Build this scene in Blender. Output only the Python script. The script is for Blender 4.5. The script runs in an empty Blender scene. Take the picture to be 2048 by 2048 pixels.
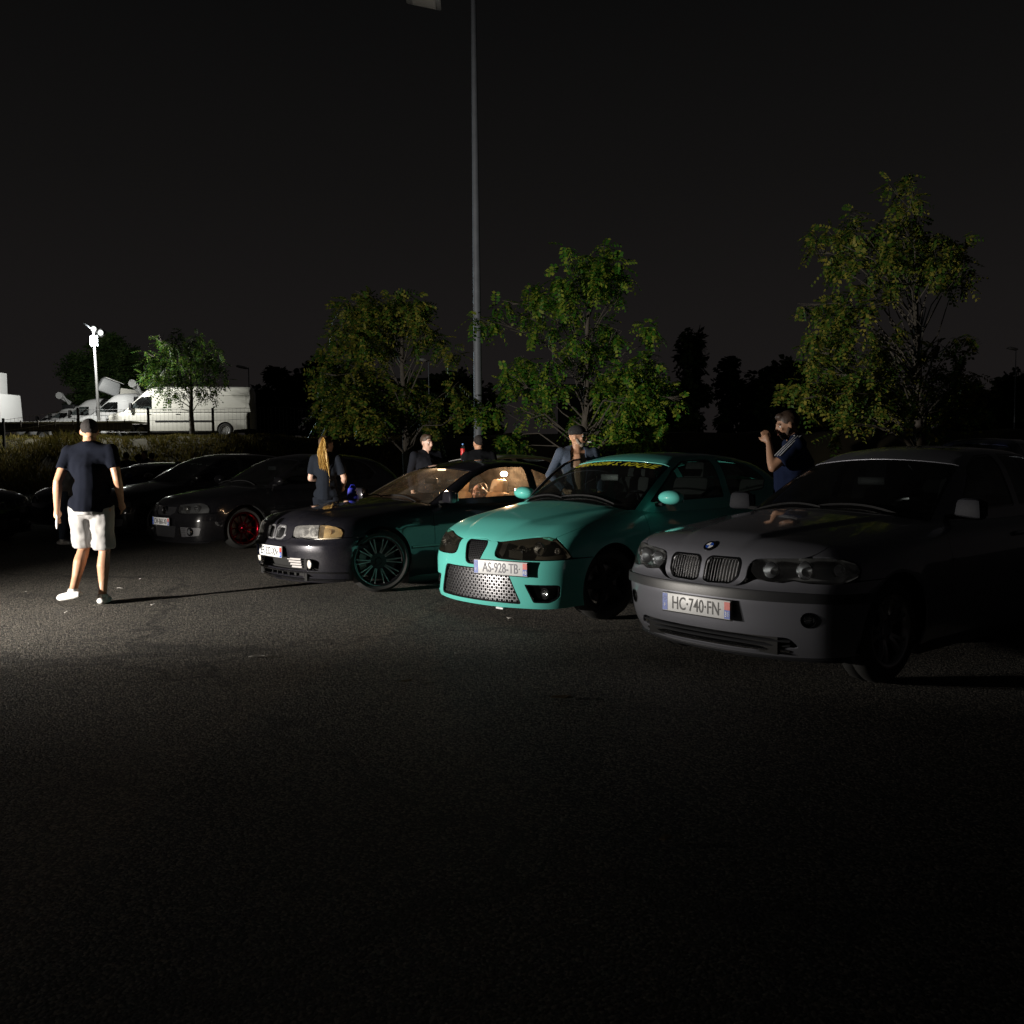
import bpy, bmesh, math, random
import numpy as np
from mathutils import Vector, Matrix
from mathutils.geometry import delaunay_2d_cdt

random.seed(7); rng = np.random.default_rng(7)
SC = bpy.context.scene
COL = SC.collection
R = math.radians

# ------------------------------------------------------------------ camera
CAM_F, CAM_PITCH, CAM_ROLL, CAM_H = 1900.0, R(3.43), R(0.51), 1.367
def cam_axes():
    cp, sp, cr, sr = math.cos(CAM_PITCH), math.sin(CAM_PITCH), math.cos(CAM_ROLL), math.sin(CAM_ROLL)
    X = Vector((1, 0, 0)); U = Vector((0, sp, cp)); F = Vector((0, cp, -sp))
    return cr*X - sr*U, sr*X + cr*U, F
cam = bpy.data.cameras.new('camera'); cam_ob = bpy.data.objects.new('camera', cam); COL.objects.link(cam_ob)
_r, _u, _f = cam_axes()
M = Matrix((( _r.x, _u.x, -_f.x, 0), (_r.y, _u.y, -_f.y, 0), (_r.z, _u.z, -_f.z, CAM_H), (0, 0, 0, 1)))
cam_ob.matrix_world = M
cam.sensor_width = 36; cam.lens = 36*CAM_F/2048; cam.clip_end = 2000; cam.clip_start = 0.05
SC.camera = cam_ob
def at(px, py, depth):
    """a point of the place at a given distance along the street, read off the photograph (2048 px)"""
    d = _r*((px-1024)/CAM_F) + _u*((1024-py)/CAM_F) + _f
    return Vector((0, 0, CAM_H)) + d*(depth/d.y)

# ------------------------------------------------------------------ sky (night, city glow near the horizon)
W = bpy.data.worlds.new('World'); SC.world = W; W.use_nodes = True
nt = W.node_tree; nt.nodes.clear()
wo = nt.nodes.new('ShaderNodeOutputWorld'); bg = nt.nodes.new('ShaderNodeBackground')
tc = nt.nodes.new('ShaderNodeTexCoord'); sx = nt.nodes.new('ShaderNodeSeparateXYZ'); cr_ = nt.nodes.new('ShaderNodeValToRGB')
nt.links.new(tc.outputs['Generated'], sx.inputs[0]); nt.links.new(sx.outputs['Z'], cr_.inputs[0])
e = cr_.color_ramp.elements
e[0].position = 0.0; e[0].color = (0.0150, 0.0128, 0.0128, 1)
e[1].position = 1.0; e[1].color = (0.0030, 0.0030, 0.0031, 1)
m_ = e.new(0.14); m_.color = (0.0122, 0.0108, 0.0106, 1)
m_ = e.new(0.27); m_.color = (0.0080, 0.0074, 0.0072, 1)
m_ = e.new(0.42); m_.color = (0.0046, 0.0045, 0.0045, 1)
nt.links.new(cr_.outputs[0], bg.inputs[0]); bg.inputs[1].default_value = 0.74
nt.links.new(bg.outputs[0], wo.inputs[0])

SC.render.engine = 'CYCLES'
vs = SC.view_settings; vs.view_transform = 'Standard'; vs.look = 'None'; vs.exposure = 0; vs.gamma = 1
cy = SC.cycles; cy.use_denoising = True; cy.max_bounces = 8; cy.transparent_max_bounces = 24; cy.glossy_bounces = 4
cy.sample_clamp_indirect = 4.0; cy.caustics_reflective = False; cy.caustics_refractive = False
cy.use_adaptive_sampling = False

# ------------------------------------------------------------------ materials
MATS = {}
def nmat(name):
    m = bpy.data.materials.new(name); m.use_nodes = True; m.node_tree.nodes.clear()
    o = m.node_tree.nodes.new('ShaderNodeOutputMaterial'); return m, m.node_tree, o
def N(nt, t, **kw):
    n = nt.nodes.new('ShaderNode'+t)
    for k, v in kw.items():
        if k in n.inputs: n.inputs[k].default_value = v
        else: setattr(n, k, v)
    return n
def col4(c): return (c[0], c[1], c[2], 1)
def mat(name, c, rough=.5, metal=0., coat=0., var=.12, scale=30, bump=0., bscale=200, spec=.5, emis=None, estr=0, sub=0., croug=.04):
    if name in MATS: return MATS[name]
    m, nt, o = nmat(name); p = N(nt, 'BsdfPrincipled')
    p.inputs['Roughness'].default_value = rough; p.inputs['Metallic'].default_value = metal
    p.inputs['Coat Weight'].default_value = coat; p.inputs['Coat Roughness'].default_value = croug
    p.inputs['Specular IOR Level'].default_value = spec
    tcn = N(nt, 'TexCoord'); nz = N(nt, 'TexNoise', Scale=scale, Detail=4.0); nt.links.new(tcn.outputs['Object'], nz.inputs['Vector'])
    mr = N(nt, 'MapRange'); mr.inputs[3].default_value = 1-var; mr.inputs[4].default_value = 1+var
    nt.links.new(nz.outputs[0], mr.inputs[0])
    mx = N(nt, 'Vector' + 'Math', operation='SCALE'); mx.inputs[0].default_value = c[:3]; nt.links.new(mr.outputs[0], mx.inputs['Scale'])
    nt.links.new(mx.outputs[0], p.inputs['Base Color'])
    if bump:
        n2 = N(nt, 'TexNoise', Scale=bscale, Detail=3.0); nt.links.new(tcn.outputs['Object'], n2.inputs['Vector'])
        b = N(nt, 'Bump', Strength=bump, Distance=.01); nt.links.new(n2.outputs[0], b.inputs['Height']); nt.links.new(b.outputs[0], p.inputs['Normal'])
    if emis: p.inputs['Emission Color'].default_value = col4(emis); p.inputs['Emission Strength'].default_value = estr
    nt.links.new(p.outputs[0], o.inputs[0]); MATS[name] = m; return m
def paint(name, c, metal=.0, rough=.35, dust=.25, coat=1.):
    """clear-coated car paint, with road dust lying in patches"""
    if name in MATS: return MATS[name]
    m, nt, o = nmat(name); p = N(nt, 'BsdfPrincipled', Metallic=metal); p.inputs['Coat Weight'].default_value = coat; p.inputs['Specular IOR Level'].default_value = .15
    tcn = N(nt, 'TexCoord')
    n1 = N(nt, 'TexNoise', Scale=5., Detail=8., Roughness=.7); nt.links.new(tcn.outputs['Object'], n1.inputs['Vector'])
    n2 = N(nt, 'TexNoise', Scale=90., Detail=4.); nt.links.new(tcn.outputs['Object'], n2.inputs['Vector'])
    mu = N(nt, 'Math', operation='MULTIPLY'); nt.links.new(n1.outputs[0], mu.inputs[0]); nt.links.new(n2.outputs[0], mu.inputs[1])
    mr = N(nt, 'MapRange'); mr.inputs[1].default_value = .15; mr.inputs[2].default_value = .45; mr.inputs[3].default_value = 0; mr.inputs[4].default_value = dust
    nt.links.new(mu.outputs[0], mr.inputs[0])
    mx = N(nt, 'Mix', data_type='RGBA'); mx.inputs[6].default_value = col4(c); mx.inputs[7].default_value = (.17, .155, .135, 1)
    nt.links.new(mr.outputs[0], mx.inputs[0]); nt.links.new(mx.outputs[2], p.inputs['Base Color'])
    rr = N(nt, 'MapRange'); rr.inputs[3].default_value = rough; rr.inputs[4].default_value = min(1, rough+.25); nt.links.new(mr.outputs[0], rr.inputs[0]); nt.links.new(rr.outputs[0], p.inputs['Roughness'])
    r2 = N(nt, 'MapRange'); r2.inputs[3].default_value = .04; r2.inputs[4].default_value = .3; nt.links.new(mr.outputs[0], r2.inputs[0]); nt.links.new(r2.outputs[0], p.inputs['Coat Roughness'])
    b = N(nt, 'Bump', Strength=.02, Distance=.002); nt.links.new(n2.outputs[0], b.inputs['Height']); nt.links.new(b.outputs[0], p.inputs['Coat Normal'])
    nt.links.new(p.outputs[0], o.inputs[0]); MATS[name] = m; return m
def glass(name, tint=(.75, .8, .8), dirt=.04, ior=1.5, fog=(.6, .6, .6), smear=3.):
    """thin pane: lets light through, mirrors at grazing angles, carries a film of dirt"""
    if name in MATS: return MATS[name]
    m, nt, o = nmat(name)
    t = N(nt, 'BsdfTransparent', Color=col4(tint)); g = N(nt, 'BsdfGlossy', Roughness=.02)
    fr = N(nt, 'Fresnel', IOR=ior)
    geo = N(nt, 'NewGeometry')
    bf = N(nt, 'Math', operation='SUBTRACT'); bf.inputs[0].default_value = 1
    nt.links.new(geo.outputs['Backfacing'], bf.inputs[1])
    mk = N(nt, 'Math', operation='MULTIPLY'); nt.links.new(fr.outputs[0], mk.inputs[0]); nt.links.new(bf.outputs[0], mk.inputs[1])
    mx = N(nt, 'MixShader'); nt.links.new(mk.outputs[0], mx.inputs[0]); nt.links.new(t.outputs[0], mx.inputs[1]); nt.links.new(g.outputs[0], mx.inputs[2])
    tr = N(nt, 'BsdfTranslucent', Color=col4(fog)); df = N(nt, 'BsdfDiffuse', Color=col4(fog)); ad = N(nt, 'MixShader', Fac=.5)
    nt.links.new(tr.outputs[0], ad.inputs[1]); nt.links.new(df.outputs[0], ad.inputs[2])
    tcn = N(nt, 'TexCoord'); nz = N(nt, 'TexNoise', Scale=smear, Detail=6., Roughness=.65, Distortion=.6); nt.links.new(tcn.outputs['Object'], nz.inputs['Vector'])
    mr = N(nt, 'MapRange'); mr.inputs[1].default_value = .35; mr.inputs[2].default_value = .7; mr.inputs[3].default_value = dirt*.5; mr.inputs[4].default_value = dirt*1.6
    nt.links.new(nz.outputs[0], mr.inputs[0])
    m2 = N(nt, 'MixShader'); nt.links.new(mr.outputs[0], m2.inputs[0]); nt.links.new(mx.outputs[0], m2.inputs[1]); nt.links.new(ad.outputs[0], m2.inputs[2])
    nt.links.new(m2.outputs[0], o.inputs[0]); MATS[name] = m; return m
def emit(name, c, s):
    if name in MATS: return MATS[name]
    m, nt, o = nmat(name); e = N(nt, 'Emission', Color=col4(c), Strength=s); nt.links.new(e.outputs[0], o.inputs[0]); MATS[name] = m; return m

BLK = mat('black_plastic', (.012, .012, .013), .55, var=.3, bump=.1)
BLKG = mat('gloss_black', (.006, .006, .007), .18, coat=.6)
TRIM = mat('dark_grey_trim', (.022, .023, .026), .42, bump=.05)
RUB = mat('rubber', (.018, .018, .017), .75, var=.35, bump=.15)
CHR = mat('chrome', (.62, .62, .63), .12, 1., var=.05)
SATIN = mat('satin_chrome', (.60, .60, .62), .36, .9, var=.05)
ALU = mat('brushed_metal', (.32, .32, .33), .3, 1., var=.15)
DISC = mat('brake_steel', (.18, .17, .16), .4, 1., var=.3)
UND = mat('underbody', (.008, .008, .008), .9)
CAB = mat('cabin_fabric', (.008, .008, .0085), .9, bump=.2)
WHITE = mat('white_plate', (.72, .73, .74), .4, var=.04)
BLUE = mat('plate_blue', (.02, .08, .42), .4)
RED = mat('plate_red', (.55, .05, .03), .4)
INK = mat('plate_ink', (.012, .012, .014), .5)
GL_W = glass('windscreen_glass', (.62, .68, .68), .02)
GL_S = glass('side_glass', (.42, .46, .46), .015)
GL_D = glass('tinted_glass', (.10, .11, .11), .01)
GL_L = glass('lamp_lens', (.9, .92, .92), .03)
GL_SM = glass('smoked_lens', (.62, .59, .52), .03, fog=(.35, .33, .28))

# ------------------------------------------------------------------ object helpers
def link(o, parent=None):
    COL.objects.link(o)
    if parent is not None: o.parent = parent
    return o
def tag(o, label=None, cat=None, group=None, kind=None):
    if label: o['label'] = label
    if cat: o['category'] = cat
    if group: o['group'] = group
    if kind: o['kind'] = kind
    return o
def empty(name, loc=(0, 0, 0), rz=0., label=None, cat=None, group=None):
    o = bpy.data.objects.new(name, None); link(o); o.location = loc; o.rotation_euler = (0, 0, rz); o.empty_display_size = .1
    return tag(o, label, cat, group)
def meshobj(name, v, f, m, parent=None, smooth=False, normals=None):
    me = bpy.data.meshes.new(name); me.from_pydata([tuple(p) for p in v], [], [tuple(q) for q in f])
    if m is not None: me.materials.append(m)
    if smooth or normals is not None: me.polygons.foreach_set('use_smooth', [True]*len(me.polygons))
    if normals is not None: me.normals_split_custom_set_from_vertices([tuple(n) for n in normals])
    return link(bpy.data.objects.new(name, me), parent)
class MB:
    """collects simple shapes into one mesh"""
    def __init__(s): s.v = []; s.f = []; s.n = 0
    def add(s, v, f):
        o = len(s.v); s.v += [tuple(map(float, p)) for p in v]; s.f += [tuple(i+o for i in q) for q in f]; return s
    def box(s, c, d, rot=None, taper=1.):
        hx, hy, hz = d[0]/2, d[1]/2, d[2]/2
        P = [Vector((x*hx*(taper if z > 0 else 1), y*hy*(taper if z > 0 else 1), z*hz)) for z in (-1, 1) for y in (-1, 1) for x in (-1, 1)]
        if rot is not None: P = [rot @ p for p in P]
        P = [p+Vector(c) for p in P]
        return s.add(P, [(0, 2, 3, 1), (4, 5, 7, 6), (0, 1, 5, 4), (2, 6, 7, 3), (1, 3, 7, 5), (0, 4, 6, 2)])
    def tube(s, pts, r, n=8, cap=True, sq=(1, 1)):
        pts = [Vector(p) for p in pts]; rs = r if hasattr(r, '__len__') else [r]*len(pts)
        rings = []; up = None
        for i, p in enumerate(pts):
            t = (pts[min(i+1, len(pts)-1)]-pts[max(i-1, 0)]).normalized()
            if up is None: up = Vector((0, 0, 1)) if abs(t.z) < .9 else Vector((1, 0, 0))
            a = t.cross(up).normalized(); b = a.cross(t).normalized(); up = b
            rings.append([p+a*(math.cos(k*2*math.pi/n)*rs[i]*sq[0])+b*(math.sin(k*2*math.pi/n)*rs[i]*sq[1]) for k in range(n)])
        v = [q for g in rings for q in g]; f = []
        for i in range(len(pts)-1):
            for k in range(n):
                f.append((i*n+k, i*n+(k+1) % n, (i+1)*n+(k+1) % n, (i+1)*n+k))
        if cap: f.append(tuple(range(n-1, -1, -1))); f.append(tuple(range((len(pts)-1)*n, len(pts)*n)))
        return s.add(v, f)
    def lathe(s, prof, n=24, axis='z', c=(0, 0, 0), ang=None):
        v = []; f = []; m = len(prof); full = ang is None; steps = n if full else n+1
        for k in range(steps):
            a = (2*math.pi*k/n) if full else ang[0]+(ang[1]-ang[0])*k/n
            for (r, h) in prof:
                x, y = r*math.cos(a), r*math.sin(a)
                p = (x, y, h) if axis == 'z' else (h, x, y) if axis == 'x' else (x, h, y)
                v.append((p[0]+c[0], p[1]+c[1], p[2]+c[2]))
        for k in range(n):
            k2 = (k+1) % n if full else k+1
            for i in range(m-1):
                q = (k*m+i, k2*m+i, k2*m+i+1, k*m+i+1)
                f.append(q if axis != 'y' else q[::-1])
        return s.add(v, f)
    def ball(s, c, r, nu=12, nv=8, rot=None):
        r = r if hasattr(r, '__len__') else (r, r, r); v = []; f = []
        for j in range(nv+1):
            t = math.pi*j/nv
            for i in range(nu):
                a = 2*math.pi*i/nu
                p = Vector((r[0]*math.sin(t)*math.cos(a), r[1]*math.sin(t)*math.sin(a), r[2]*math.cos(t)))
                if rot is not None: p = rot @ p
                v.append(p+Vector(c))
        for j in range(nv):
            for i in range(nu):
                f.append((j*nu+i, (j+1)*nu+i, (j+1)*nu+(i+1) % nu, j*nu+(i+1) % nu))
        return s.add(v, f)
    def prism(s, poly, h, tf):
        """polygon (a,b) extruded by h, placed by tf(a,b,t)"""
        n = len(poly); v = [tf(a, b, 0) for a, b in poly]+[tf(a, b, h) for a, b in poly]
        f = [tuple(range(n-1, -1, -1)), tuple(range(n, 2*n))]+[(i, (i+1) % n, n+(i+1) % n, n+i) for i in range(n)]
        return s.add(v, f)
    def build(s, name, m, parent=None, smooth=False, bevel=0., angle=40):
        me = bpy.data.meshes.new(name); me.from_pydata(s.v, [], s.f)
        bm = bmesh.new(); bm.from_mesh(me)
        bmesh.ops.remove_doubles(bm, verts=bm.verts, dist=1e-5)
        bmesh.ops.recalc_face_normals(bm, faces=bm.faces)
        if bevel:
            ed = [e for e in bm.edges if len(e.link_faces) == 2 and e.calc_face_angle(0) > R(30)]
            bmesh.ops.bevel(bm, geom=ed, offset=bevel, segments=2, profile=.5, affect='EDGES', clamp_overlap=True)
        bm.to_mesh(me); bm.free()
        if m is not None: me.materials.append(m)
        if smooth or bevel:
            me.polygons.foreach_set('use_smooth', [True]*len(me.polygons))
            try: me.set_sharp_from_angle(angle=R(angle))
            except Exception: pass
        return link(bpy.data.objects.new(name, me), parent)
def mirror_copy(o, name=None, parent='same'):
    """the other side of a symmetric thing: y -> -y"""
    me = o.data.copy(); n = len(me.vertices); co = np.empty(n*3); me.vertices.foreach_get('co', co); co = co.reshape(-1, 3)
    nl = len(me.loops); ln = np.empty(nl*3); me.loops.foreach_get('normal', ln) if hasattr(me.loops[0], 'normal') else None
    co[:, 1] *= -1; me.vertices.foreach_set('co', co.ravel()); me.flip_normals()
    me.update()
    q = bpy.data.objects.new(name or o.name.split('.')[0], me); link(q, o.parent if parent == 'same' else parent)
    q.location = (o.location.x, -o.location.y, o.location.z)
    return q
def copy_tree(o, parent=None):
    c = o.copy(); COL.objects.link(c); c.parent = parent
    for ch in list(o.children): copy_tree(ch, c)
    return c
def text_mesh(name, s, size, m, parent, loc, rot, sx=1., ext=.001, align='CENTER', shear=0., bold=0.):
    cu = bpy.data.curves.new(name, 'FONT'); cu.body = s; cu.size = size; cu.extrude = ext; cu.align_x = align; cu.align_y = 'CENTER'; cu.shear = shear; cu.offset = bold; cu.resolution_u = 3
    t = bpy.data.objects.new(name, cu); COL.objects.link(t)
    dg = bpy.context.evaluated_depsgraph_get(); me = bpy.data.meshes.new_from_object(t.evaluated_get(dg)); COL.objects.unlink(t); bpy.data.objects.remove(t)
    me.materials.clear(); me.materials.append(m)
    o = bpy.data.objects.new(name, me); link(o, parent); o.matrix_local = Matrix.Translation(loc) @ rot @ Matrix.Diagonal((sx, 1, 1, 1))
    return o

# ------------------------------------------------------------------ smooth tables
class Tab:
    """monotone cubic through points, as a fast lookup"""
    def __init__(s, pts):
        pts = sorted(pts); x = np.array([p[0] for p in pts], float); y = np.array([p[1] for p in pts], float)
        h = np.diff(x); d = np.diff(y)/h; m = np.zeros(len(x))
        for i in range(1, len(x)-1):
            if d[i-1]*d[i] > 0:
                w1, w2 = 2*h[i]+h[i-1], h[i]+2*h[i-1]; m[i] = (w1+w2)/(w1/d[i-1]+w2/d[i])
        if len(x) > 1: m[0] = d[0]; m[-1] = d[-1]
        g = np.linspace(x[0], x[-1], 1500); k = np.clip(np.searchsorted(x, g)-1, 0, len(h)-1); t = (g-x[k])/h[k]
        s.g = g; s.v = ((1+2*t)*(1-t)**2)*y[k]+t*(1-t)**2*h[k]*m[k]+t*t*(3-2*t)*y[k+1]+t*t*(t-1)*h[k]*m[k+1]
    def __call__(s, q): return np.interp(q, s.g, s.v)
def smax(a, b, k):
    h = np.clip(.5+.5*(a-b)/k, 0, 1); return b+(a-b)*h+k*h*(1-h)
def sstep(a, b, x):
    t = np.clip((x-a)/(b-a), 0, 1); return t*t*(3-2*t)
# ------------------------------------------------------------------ vehicle bodies: one smooth implicit surface, panels cut out of it
class Body:
    def __init__(s, D):
        s.D = D; s.L = D['L']
        s.h = Tab(D['hood']); s.w = Tab(D['wplan']); s.ins = Tab(D['inset']); s.fr = Tab(D['front']); s.re = Tab(D.get('rear', [(0, .15), (.5, 0), (1., .1), (3, .1)]))
        s.g = Tab(D['gh']); s.gw = Tab(D['ghw']); s.gp = Tab(D.get('ghplan', [(-9, 0), (1, 0)]))
        s.bow = D['bow']; s.crown = D.get('crown', .05); s.kc = D.get('kc', .12); s.kt = D.get('kt', .10); s.kg = D.get('kg', .12)
        s.fl = D.get('flare', []); s.extra = D.get('extra'); s.gc = D.get('ghbow', .16); s.gm = D.get('ghmid', -2.5); s.gcr = D.get('ghcrown', .05)
    def Fb(s, x, y, z):
        ay = np.sqrt(y*y+1e-6); w = s.w(x)-s.ins(z)
        for (xc, zc, r, amp) in s.fl:
            d = np.sqrt((x-xc)**2+(z-zc)**2); w = w+amp*np.exp(-((d-r)/.07)**2)
        h = s.h(x)-s.crown*(ay/.7)**2
        if s.extra: dh, dw = s.extra(x, ay, z); h = h+dh; w = w+dw
        gf = x+s.fr(z)+s.bow[0]*ay**s.bow[1]
        gr = (-s.L+s.re(z)+.28*ay**3)-x
        return smax(smax(smax(ay-w, gf, s.kc), gr, .1), z-h, s.kt)
    def Fg(s, x, y, z):
        ay = np.sqrt(y*y+1e-6); sh = s.gc*ay*ay*np.tanh((x-s.gm)*2.5)
        return smax((z-(s.g(x+sh)-s.gcr*(ay/.6)**2))*.75, ay-(s.gw(z)+s.gp(x)), s.kg)
def solve(F, o, d, r0, r1, n=18, it=11):
    k = len(o); rs = np.linspace(r1, r0, n); P = o[None]+d[None]*rs[:, None, None]
    v = F(P[..., 0].ravel(), P[..., 1].ravel(), P[..., 2].ravel()).reshape(n, k)
    neg = v <= 0; idx = np.where(neg.any(0), neg.argmax(0), n-1); idx = np.maximum(idx, 1)
    hi = rs[idx-1]; lo = rs[idx]
    for _ in range(it):
        m = (hi+lo)/2; q = o+d*m[:, None]; f = F(q[:, 0], q[:, 1], q[:, 2]); out = f > 0
        hi = np.where(out, m, hi); lo = np.where(out, lo, m)
    return o+d*((hi+lo)/2)[:, None]
def grad(F, p, e=.004):
    g = np.stack([F(p[:, 0]+(e if i == 0 else 0), p[:, 1]+(e if i == 1 else 0), p[:, 2]+(e if i == 2 else 0)) -
                  F(p[:, 0]-(e if i == 0 else 0), p[:, 1]-(e if i == 1 else 0), p[:, 2]-(e if i == 2 else 0)) for i in range(3)], -1)
    return g/np.maximum(np.linalg.norm(g, axis=1), 1e-9)[:, None]
CX = -1.0                                   # axis of the round-the-nose view
def view(v, F, a, b, L=4.4):
    """a point seen in a blueprint view (Side, Top, Front, Back, round-the-nose Cylinder in degrees, Radial, Lateral) set on the body"""
    a = np.asarray(a, float); b = np.asarray(b, float); z = np.zeros_like(a); one = z+1
    if v == 'S': o, d, r = np.stack([a, z, b], -1), np.stack([z, one, z], -1), (.02, 1.4)
    elif v == 'T': o, d, r = np.stack([a, b, z+.05], -1), np.stack([z, z, one], -1), (0, 2.9)
    elif v == 'F': o, d, r = np.stack([z-1.3, a, b], -1), np.stack([one, z, z], -1), (0, 1.6)
    elif v == 'B': o, d, r = np.stack([z-L+1.0, a, b], -1), np.stack([-one, z, z], -1), (0, 1.3)
    elif v == 'C': t = np.radians(a); o, d, r = np.stack([z+CX, z, b], -1), np.stack([np.cos(t), np.sin(t), z], -1), (.1, 1.6)
    elif v == 'cyl': t = a; o, d, r = np.stack([z+CX, z, b], -1), np.stack([np.cos(t), np.sin(t), z], -1), (.1, 1.6)
    elif v == 'rad': t = b; o, d, r = np.stack([a, z, z+.42], -1), np.stack([z, np.cos(t), np.sin(t)], -1), (.02, 2.6)
    elif v == 'lat': t = b; o, d, r = np.stack([z-1.0, a, z+.25], -1), np.stack([np.cos(t), z, np.sin(t)], -1), (.05, 1.7)
    return solve(F, o, d, *r)
def inv(v, p):
    if v == 'S': return p[:, [0, 2]]
    if v == 'T': return p[:, [0, 1]]
    if v in 'FB': return p[:, [1, 2]]
    if v == 'cyl': return np.stack([np.arctan2(p[:, 1], p[:, 0]-CX), p[:, 2]], -1)
    if v == 'rad': return np.stack([p[:, 0], np.arctan2(p[:, 2]-.42, p[:, 1])], -1)
    if v == 'lat': return np.stack([p[:, 1], np.arctan2(p[:, 2]-.25, p[:, 0]+1.0)], -1)
def dens(pts, step, closed=False):
    pts = [np.array(p, float) for p in pts]; out = []; n = len(pts)
    for i in range(n if closed else n-1):
        a, b = pts[i], pts[(i+1) % n]; k = max(1, int(np.ceil(np.linalg.norm(b-a)/step)))
        out += [a+(b-a)*j/k for j in range(k)]
    if not closed: out.append(pts[-1])
    return np.array(out)
def catmull(pts, step):
    P = [np.array(p, float) for p in pts]
    if len(P) < 3: return dens(P, step)
    P = [2*P[0]-P[1]]+P+[2*P[-1]-P[-2]]; out = []
    for i in range(1, len(P)-2):
        p0, p1, p2, p3 = P[i-1:i+3]; k = max(2, int(np.ceil(np.linalg.norm(p2-p1)/step)))
        for j in range(k):
            t = j/k; out.append(.5*((2*p1)+(p2-p0)*t+(2*p0-5*p1+4*p2-p3)*t*t+(3*p1-p0-3*p2+p3)*t**3))
    out.append(P[-2]); return np.array(out)
def fillet(poly, r, n=4):
    """round the corners of a closed polygon; r may be one number or one per corner"""
    m = len(poly); out = []; rr = r if hasattr(r, '__len__') else [r]*m
    for i in range(m):
        p = np.array(poly[i], float); a = np.array(poly[i-1], float)-p; b = np.array(poly[(i+1) % m], float)-p
        la, lb = np.linalg.norm(a), np.linalg.norm(b); q = min(rr[i], la*.45, lb*.45); A = p+a/la*q; B = p+b/lb*q
        for j in range(n+1):
            t = j/n; out.append((1-t)**2*A+2*t*(1-t)*p+t*t*B)
    return out
def grow(poly, d):
    P = np.array(poly, float); a = np.roll(P, 1, 0); b = np.roll(P, -1, 0); t = b-a; t /= np.maximum(np.linalg.norm(t, axis=1), 1e-9)[:, None]
    n = np.stack([t[:, 1], -t[:, 0]], -1); area = np.sum(P[:, 0]*b[:, 1]-b[:, 0]*P[:, 1])
    return P+n*(d if area > 0 else -d)
def crv(F, v, pts, smooth=True, closed=False, step=.03, L=4.4):
    P = [np.array(p, float) for p in pts]; sc = np.array([57.3 if v == 'C' else 1., 1.])
    P = [p/sc for p in P]
    Q = dens(P, step, closed) if (closed or not smooth) else catmull(P, step)
    Q = Q*sc
    return view(v, F, Q[:, 0], Q[:, 1], L)
def inside(poly, q):
    x, y = q[:, 0], q[:, 1]; c = np.zeros(len(q), bool); P = np.asarray(poly); j = len(P)-1
    for i in range(len(P)):
        xi, yi = P[i]; xj, yj = P[j]
        if yi != yj: c ^= ((yi > y) != (yj > y)) & (x < (xj-xi)*(y-yi)/(yj-yi)+xi)
        j = i
    return c
def clean(P3, P2):
    keep = [0]
    for i in range(1, len(P3)):
        if np.linalg.norm(P3[i]-P3[keep[-1]]) > .0015: keep.append(i)
    if len(keep) > 2 and np.linalg.norm(P3[keep[-1]]-P3[keep[0]]) < .0015: keep.pop()
    return P3[keep], P2[keep]
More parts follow.
